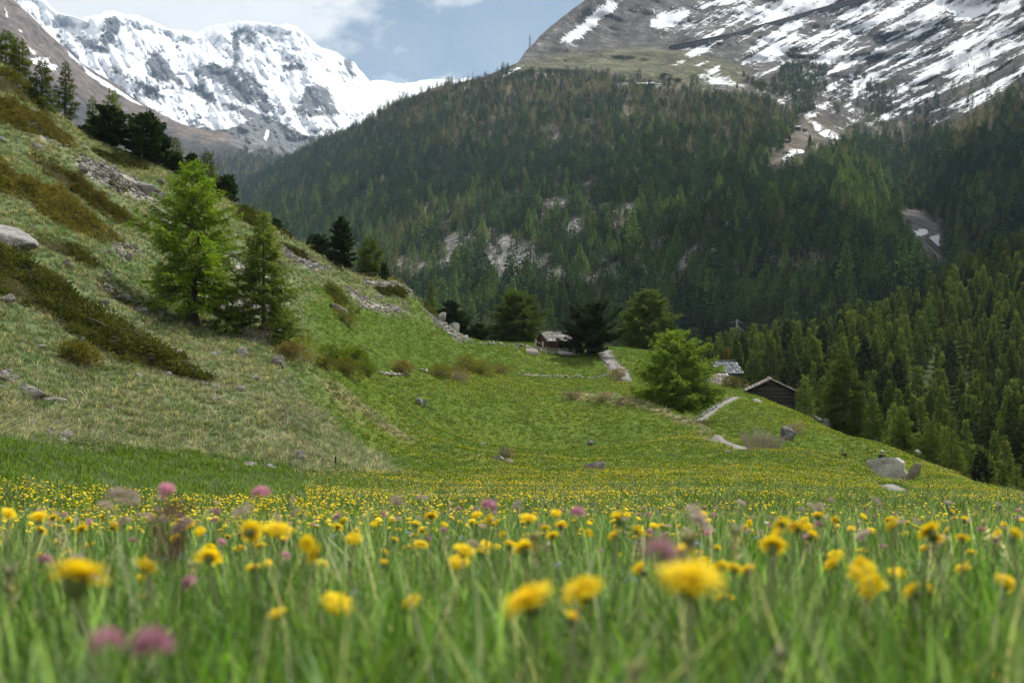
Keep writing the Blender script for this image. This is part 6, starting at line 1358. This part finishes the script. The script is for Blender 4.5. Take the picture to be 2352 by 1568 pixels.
def dandelion_head(seed, r=0.0235, shape=0):
    rg = np.random.default_rng(seed); b = Bag(); V_, F_ = [], []; k0 = 0
    rings = {0: [(5, 1.0, 30), (20, .95, 28), (38, .84, 24), (56, .66, 18), (74, .42, 12)], 1: [(-12, .96, 28), (6, 1.0, 30), (24, .88, 26), (44, .64, 18), (66, .36, 10)], 2: [(48, .9, 22), (60, .86, 20), (72, .8, 16), (82, .7, 10)], 3: [(2, 1.06, 22), (14, .9, 24), (30, .7, 20), (52, .46, 12)]}[shape]
    for ring, (el, rr, n) in enumerate(rings):
        for i in range(n):
            a = 6.283*(i+rg.uniform(-.3, .3))/n; e_ = R(el+rg.normal(0, 8)); L = r*rr*rg.uniform(.8, 1.12); w = r*0.17; d = np.array([math.cos(a)*math.cos(e_), math.sin(a)*math.cos(e_), math.sin(e_)*0.8]); s = np.array([-math.sin(a), math.cos(a), 0])
            p0 = np.array([0, 0, 0.001*ring])+d*L*0.1; p1 = d*L*0.6+np.array([0, 0, .0008]); p2 = d*L-np.array([0, 0, .0015]) ; V_ += [p0-s*w*.3, p0+s*w*.3, p1-s*w*.5, p1+s*w*.5, p2-s*w*.42, p2+s*w*.42]; F_ += [(k0, k0+1, k0+3, k0+2), (k0+2, k0+3, k0+5, k0+4)]; k0 += 6
    b.add(np.array(V_), np.array(F_)); return b
def calyx(): 
    b = Bag(); b.add(*tube([(0, 0, -.014), (0, 0, -.010), (0, 0, -.003), (0, 0, .001)], [.003, .0075, .0085, .006], 9)); return b
def umbel(seed, r, mat, n=46, petal=.006, dome=.5):
    rg = np.random.default_rng(seed); b = Bag(); a = rg.uniform(0, 6.28, n); q = r*np.sqrt(rg.uniform(0, 1, n)); P = np.stack([q*np.cos(a), q*np.sin(a), dome*np.sqrt(np.maximum(0, r*r-q*q))+rg.normal(0, .001, n)], -1); A = P/r+rg.normal(0, .5, (n, 3)); A[:, 2] += .5
    for j in range(3): b.add(*cards(P, A+rg.normal(0, .6, (n, 3)), petal*1.5, petal, rg))
    return b
def spike(seed, h, r, n=90):
    rg = np.random.default_rng(seed); b = Bag(); t = rg.uniform(0, 1, n); a = rg.uniform(0, 6.28, n); rr = r*np.sin(np.pi*np.clip(t*.9+.1, 0, 1))**.6; P = np.stack([rr*.6*np.cos(a), rr*.6*np.sin(a), h*(t-.5)], -1); A = np.stack([np.cos(a), np.sin(a), rg.uniform(.1, 1, n)], -1); b.add(*cards(P, A, r*.9, r*.45, rg)); return b
def stem_bag(h, r=.0024, bend=.05, seed=1):
    rg = np.random.default_rng(seed); s = np.linspace(0, 1, 6); az = rg.uniform(0, 6.28); P = np.stack([bend*h*np.cos(az)*s*(1-s)*2, bend*h*np.sin(az)*s*(1-s)*2, -h*(1-s)-.008*s], -1); b = Bag(); b.add(*tube(P, r*(1.15-.3*s), 6)); return b
KINDS = {
 'dandelion': dict(head=[dandelion_head(k, 0.0235, sh_).build("flower_head", Y_pet, link=False).data for k, sh_ in enumerate([0, 0, 1, 3, 2, 1])], extra=("calyx", calyx().build("calyx", S_stem, link=False).data), stem=S_pale, r=.0024),
 'clover': dict(head=[umbel(20+k, .013, K_pink, 60, .008, 1.1).build("flower_head", K_pink, link=False).data for k in range(3)], extra=None, stem=S_stem, r=.0014),
 'umbel': dict(head=[umbel(30+k, .022, K_cream, 70, .006, .45).build("flower_head", K_cream, link=False).data for k in range(3)], extra=None, stem=S_stem, r=.0016),
 'forget_me_not': dict(head=[umbel(40+k, .014, K_blue, 12, .008, .5).build("flower_head", K_blue, link=False).data for k in range(3)], extra=None, stem=S_stem, r=.001),
 'plum': dict(head=[spike(50, .055, .014).build("flower_head", K_plum, link=False).data], extra=None, stem=S_stem, r=.0016),
}
STEMS = {}
for kn, kd in KINDS.items(): STEMS[kn] = stem_bag(.30, kd['r'], .12, 3).build("stem", kd['stem'], link=False, smooth_sh=True).data
def flower(kn, P, label, s=1.0, tilt=(0, 0), rz=0.0, group=None, var=0, name=None, hgt=None):
    """P is the middle of the flower head; the stem reaches the ground below it"""
    z0 = float(H(np.array([P[0]]), np.array([P[1]]))[0]); h = hgt or max(.05, P[2]-z0); kd = KINDS[kn]
    e = empty(name or {'dandelion': 'dandelion', 'clover': 'clover', 'umbel': 'umbel_flower', 'forget_me_not': 'forget_me_not', 'plum': 'plum_flower'}[kn], (P[0], P[1], P[2]-h)); tag(e, label, {'dandelion': 'dandelion', 'clover': 'clover', 'umbel': 'wildflower', 'forget_me_not': 'forget-me-not', 'plum': 'wildflower'}[kn], group)
    o = bpy.data.objects.new("flower_head", kd['head'][var % len(kd['head'])]); C.objects.link(o); o.parent = e; o.location = (0, 0, h); o.rotation_euler = (tilt[0], tilt[1], rz); o.scale = (s, s, s)
    if kd['extra']: x = bpy.data.objects.new(kd['extra'][0], kd['extra'][1]); C.objects.link(x); x.parent = o
    st = bpy.data.objects.new("stem", STEMS[kn]); C.objects.link(st); st.parent = e; st.location = (0, 0, h); st.rotation_euler = (0, 0, rz); st.scale = (1, 1, h/.30)
    return e
HERO = [
 ('dandelion', 177, 1325, .90, 1.28, (.28, .1), "large blurred dandelion at the lower left, its head bent over a pale stem"),
 ('dandelion', 1215, 1380, 1.02, 1.10, (.45, -.2), "round blurred dandelion facing the viewer, left of its taller neighbour in the lower middle"),
 ('dandelion', 1336, 1357, 1.18, 1.02, (.5, .25), "tilted dandelion just right of the round blurred one in the lower middle"),
 ('dandelion', 1585, 1332, .80, 1.06, (.15, .12), "largest domed dandelion seen from the side, lower right of the middle"),
 ('dandelion', 776, 1384, 1.55, 1.0, (.3, .5), "low dandelion with a drooping right edge in the grass left of the middle"),
 ('dandelion', 480, 1278, 1.85, 1.0, (.7, .1), "wide open dandelion behind the large bent one, left of the closed bud"),
 ('dandelion', 581, 1304, 2.1, .72, (.2, 0), "half closed orange dandelion on a pale stem left of the middle"),
 ('dandelion', 707, 1248, 1.9, .70, (1.2, 0), "blurred yellow dandelion head high among the grass tips"),
 ('dandelion', 1066, 1264, 2.2, 1.0, (.4, 0), "domed dandelion standing above a second one in the middle"),
 ('dandelion', 1071, 1290, 2.4, .62, (.2, 0), "small dandelion directly under the domed one in the middle"),
 ('dandelion', 1655, 1300, 1.9, .7, (.6, .3), "small dandelion touching the right edge of the largest domed one"),
 ('dandelion', 1955, 1322, 2.2, .55, (.3, 0), "small orange dandelion in the grass right of the middle"),
 ('dandelion', 90, 1187, 2.6, 1.0, (.2, 0), "domed dandelion at the top of the near grass on the left"),
 ('dandelion', 20, 1180, 2.9, .9, (.7, 0), "dandelion touching the left frame edge at the top of the near grass"),
 ('dandelion', 2146, 1233, 1.9, .80, (.5, .3), "bright dandelion high among grass tips on the right"),
 ('dandelion', 2210, 1236, 2.0, .6, (.2, .4), "flat dandelion just right of the bright one on the right"),
 ('clover', 352, 1500, .66, .62, (.2, .1), "pink blurred flower at the bottom left below the bent dandelion"),
 ('clover', 245, 1485, .66, .45, (.2, .1), "small rusty pink bud left of the pink blurred flower at the bottom left"),
 ('clover', 1515, 1282, .66, .5, (.2, .1), "soft pink blurred flower touching the top left of the largest dandelion"),
 ('plum', 385, 1232, .60, .55, (.1, .05), "dark plum blurred spike rising over the grass on the left"),
 ('umbel', 280, 1148, 1.7, .95, (.3, .35), "pale pink umbel leaning above the near grass on the left"),
 ('umbel', 560, 1180, 1.3, .5, (.3, .35), "tiny brownish umbel left of the middle grass tips") ,
 ('clover', 600, 1140, 1.9, .75, (.2, .1), "pink flower on a tall reddish stem above the grass left of the middle"),
 ('clover', 382, 1134, 2.0, .8, (.2, .4), "dark pink flower above the grass over the plum spike"),
 ('clover', 1120, 1170, 2.4, .9, (.2, .4), "pink clover above the grass tips in the middle"),
 ('clover', 1327, 1184, 2.3, .8, (.2, .4), "pink clover above the grass tips right of the middle"),
]
for i, (kn, u, v, d, s, tl, lab) in enumerate(HERO): flower(kn, pt(u, v, d), lab, s, (-tl[0], tl[1]), i*1.3, None, [0, 0, 1, 0, 2, 3][i % 6] if kn == 'dandelion' else i)
rg = np.random.default_rng(88)
def strew(kn, n, d0, d1_, label, group, hmin, hmax, smin, smax, vmin=None, power=1.6):
    x, y = wedge(rg, n, d0, d1_, power, -0.47, 0.47, 0.0); z = H(x, y)
    for k in range(n):
        h = rg.uniform(hmin, hmax); flower(kn, np.array([x[k], y[k], z[k]+h]), label, rg.uniform(smin, smax), (rg.normal(-.2, .45), rg.normal(0, .45)), rg.uniform(0, 6.28), group, int(rg.integers(0, 6)))
strew('dandelion', 175, 1.35, 4.5, "yellow dandelion among the near grass tips, one of many scattered at arm's length", "dandelions in the near grass", .14, .34, .6, 1.0)
strew('dandelion', 105, 4.5, 10, "small yellow dandelion in the band where the near meadow slopes away", "dandelions further down the near meadow", .20, .32, .7, 1.0, power=1.8)
strew('clover', 60, 1.5, 6.5, "small pink clover head among the near grass tips", "pink clovers in the near grass", .20, .35, .35, .62)
strew('umbel', 80, 1.6, 7, "small cream flower cluster among the near grass tips", "cream flowers in the near grass", .24, .38, .4, .8)
strew('forget_me_not', 44, 1.8, 5.5, "tiny pale blue forget-me-not low in the near grass", "forget-me-nots in the near grass", .12, .24, .5, .85)
# beyond a few metres the dandelions are a yellow haze over the meadow
def small_head(r, n, mat, seed):
    rg2 = np.random.default_rng(seed); a = np.linspace(0, 6.283, n, endpoint=False); V = np.concatenate([[[0, 0, r*.45]], np.stack([r*.7*np.cos(a), r*.7*np.sin(a), np.full(n, r*.35)], -1), np.stack([r*np.cos(a), r*np.sin(a), np.zeros(n)], -1), [[0, 0, -r*.3]]])
    F3 = [(0, 1+i, 1+(i+1) % n) for i in range(n)]+[(2*n+1, n+1+(i+1) % n, n+1+i) for i in range(n)]; F4 = [(1+i, n+1+i, n+1+(i+1) % n, 1+(i+1) % n) for i in range(n)]
    return mesh_obj("flower_dot", V, [np.array(F3), np.array(F4)], mat, link=False)
K_yel = plain_mat("meadow_yellow", (0.66, 0.48, 0.012), (0.76, 0.58, 0.02), 30.0, 0.8); K_wht = plain_mat("meadow_white", (0.55, 0.52, 0.48), (0.65, 0.62, 0.58), 30.0, 0.8); K_pk = plain_mat("meadow_pink", (0.40, 0.14, 0.22), (0.5, 0.2, 0.3), 30.0, 0.8)
dot_c = src_coll("flower_dot", [small_head(.021, 9, K_yel, 1), small_head(.017, 8, K_yel, 2), small_head(.024, 9, K_yel, 3), small_head(.012, 7, K_wht, 4), small_head(.012, 7, K_pk, 5)])
def bloom(x, y):
    """how thickly the meadow is in flower"""
    u = U0+F*x/y; g = 0.5+0.5*fbm(np.stack([x, y*0.5], -1)/9.0, 3, 201); g2 = 0.5+0.5*fbm(np.stack([x, y], -1)/2.5, 3, 205)
    b = np.where(y < 30, 1.0, np.interp(y, [30, 60, 100, 140, 165, 200], [0.7, 0.85, 0.9, 0.75, 0.65, 0.05])); b = b*np.where((u < 700) & (y > 26), 0.12, 1.0)*smooth(300, 900, u+np.where(y < 26, 800, 0))
    st_ = 0.5+0.5*fbm(np.stack([x/22.0, (y+0.25*x)/5.0], -1), 3, 207)
    return b*smooth(.3, .75, g*.45+g2*.25+st_*.3)*1.6*(1-0.85*poly_mask(GREEN_TONGUE, x, y, 3.0))
def dots(name, n, d0, d1_, power, hmin, hmax, seed, sm=(0.9, 1.3), lod=None):
    rg = np.random.default_rng(seed); x, y = wedge(rg, n, d0, d1_, power); dry, st, ju, pa, scr, wo = ground_info(x, y); keep = (rg.uniform(0, 1, n) < bloom(x, y)*(1-dry)*(1-st)*(1-wo)) & (pa < .2); x, y = x[keep], y[keep]; m = len(x); q = rg.uniform(0, 1, m)
    idx = np.where(q < .93, rg.integers(0, 3, m), np.where(q < .97, 3, 4)); s = rg.uniform(*sm, m)*(np.interp(y, *lod) if lod else 1.0)
    scatter(name, np.stack([x, y, H(x, y)+rg.uniform(hmin, hmax, m)], -1), dot_c, np.stack([rg.normal(.2, .4, m), rg.normal(0, .4, m), rg.uniform(0, 6.28, m)], -1), s, idx)
dots("flowers", 14000, 6, 30, 1.7, .14, .28, 1)
dots("flowers", 300000, 28, 200, 1.6, .14, .28, 2, lod=([28, 100, 200], [0.9, 1.2, 1.45]))
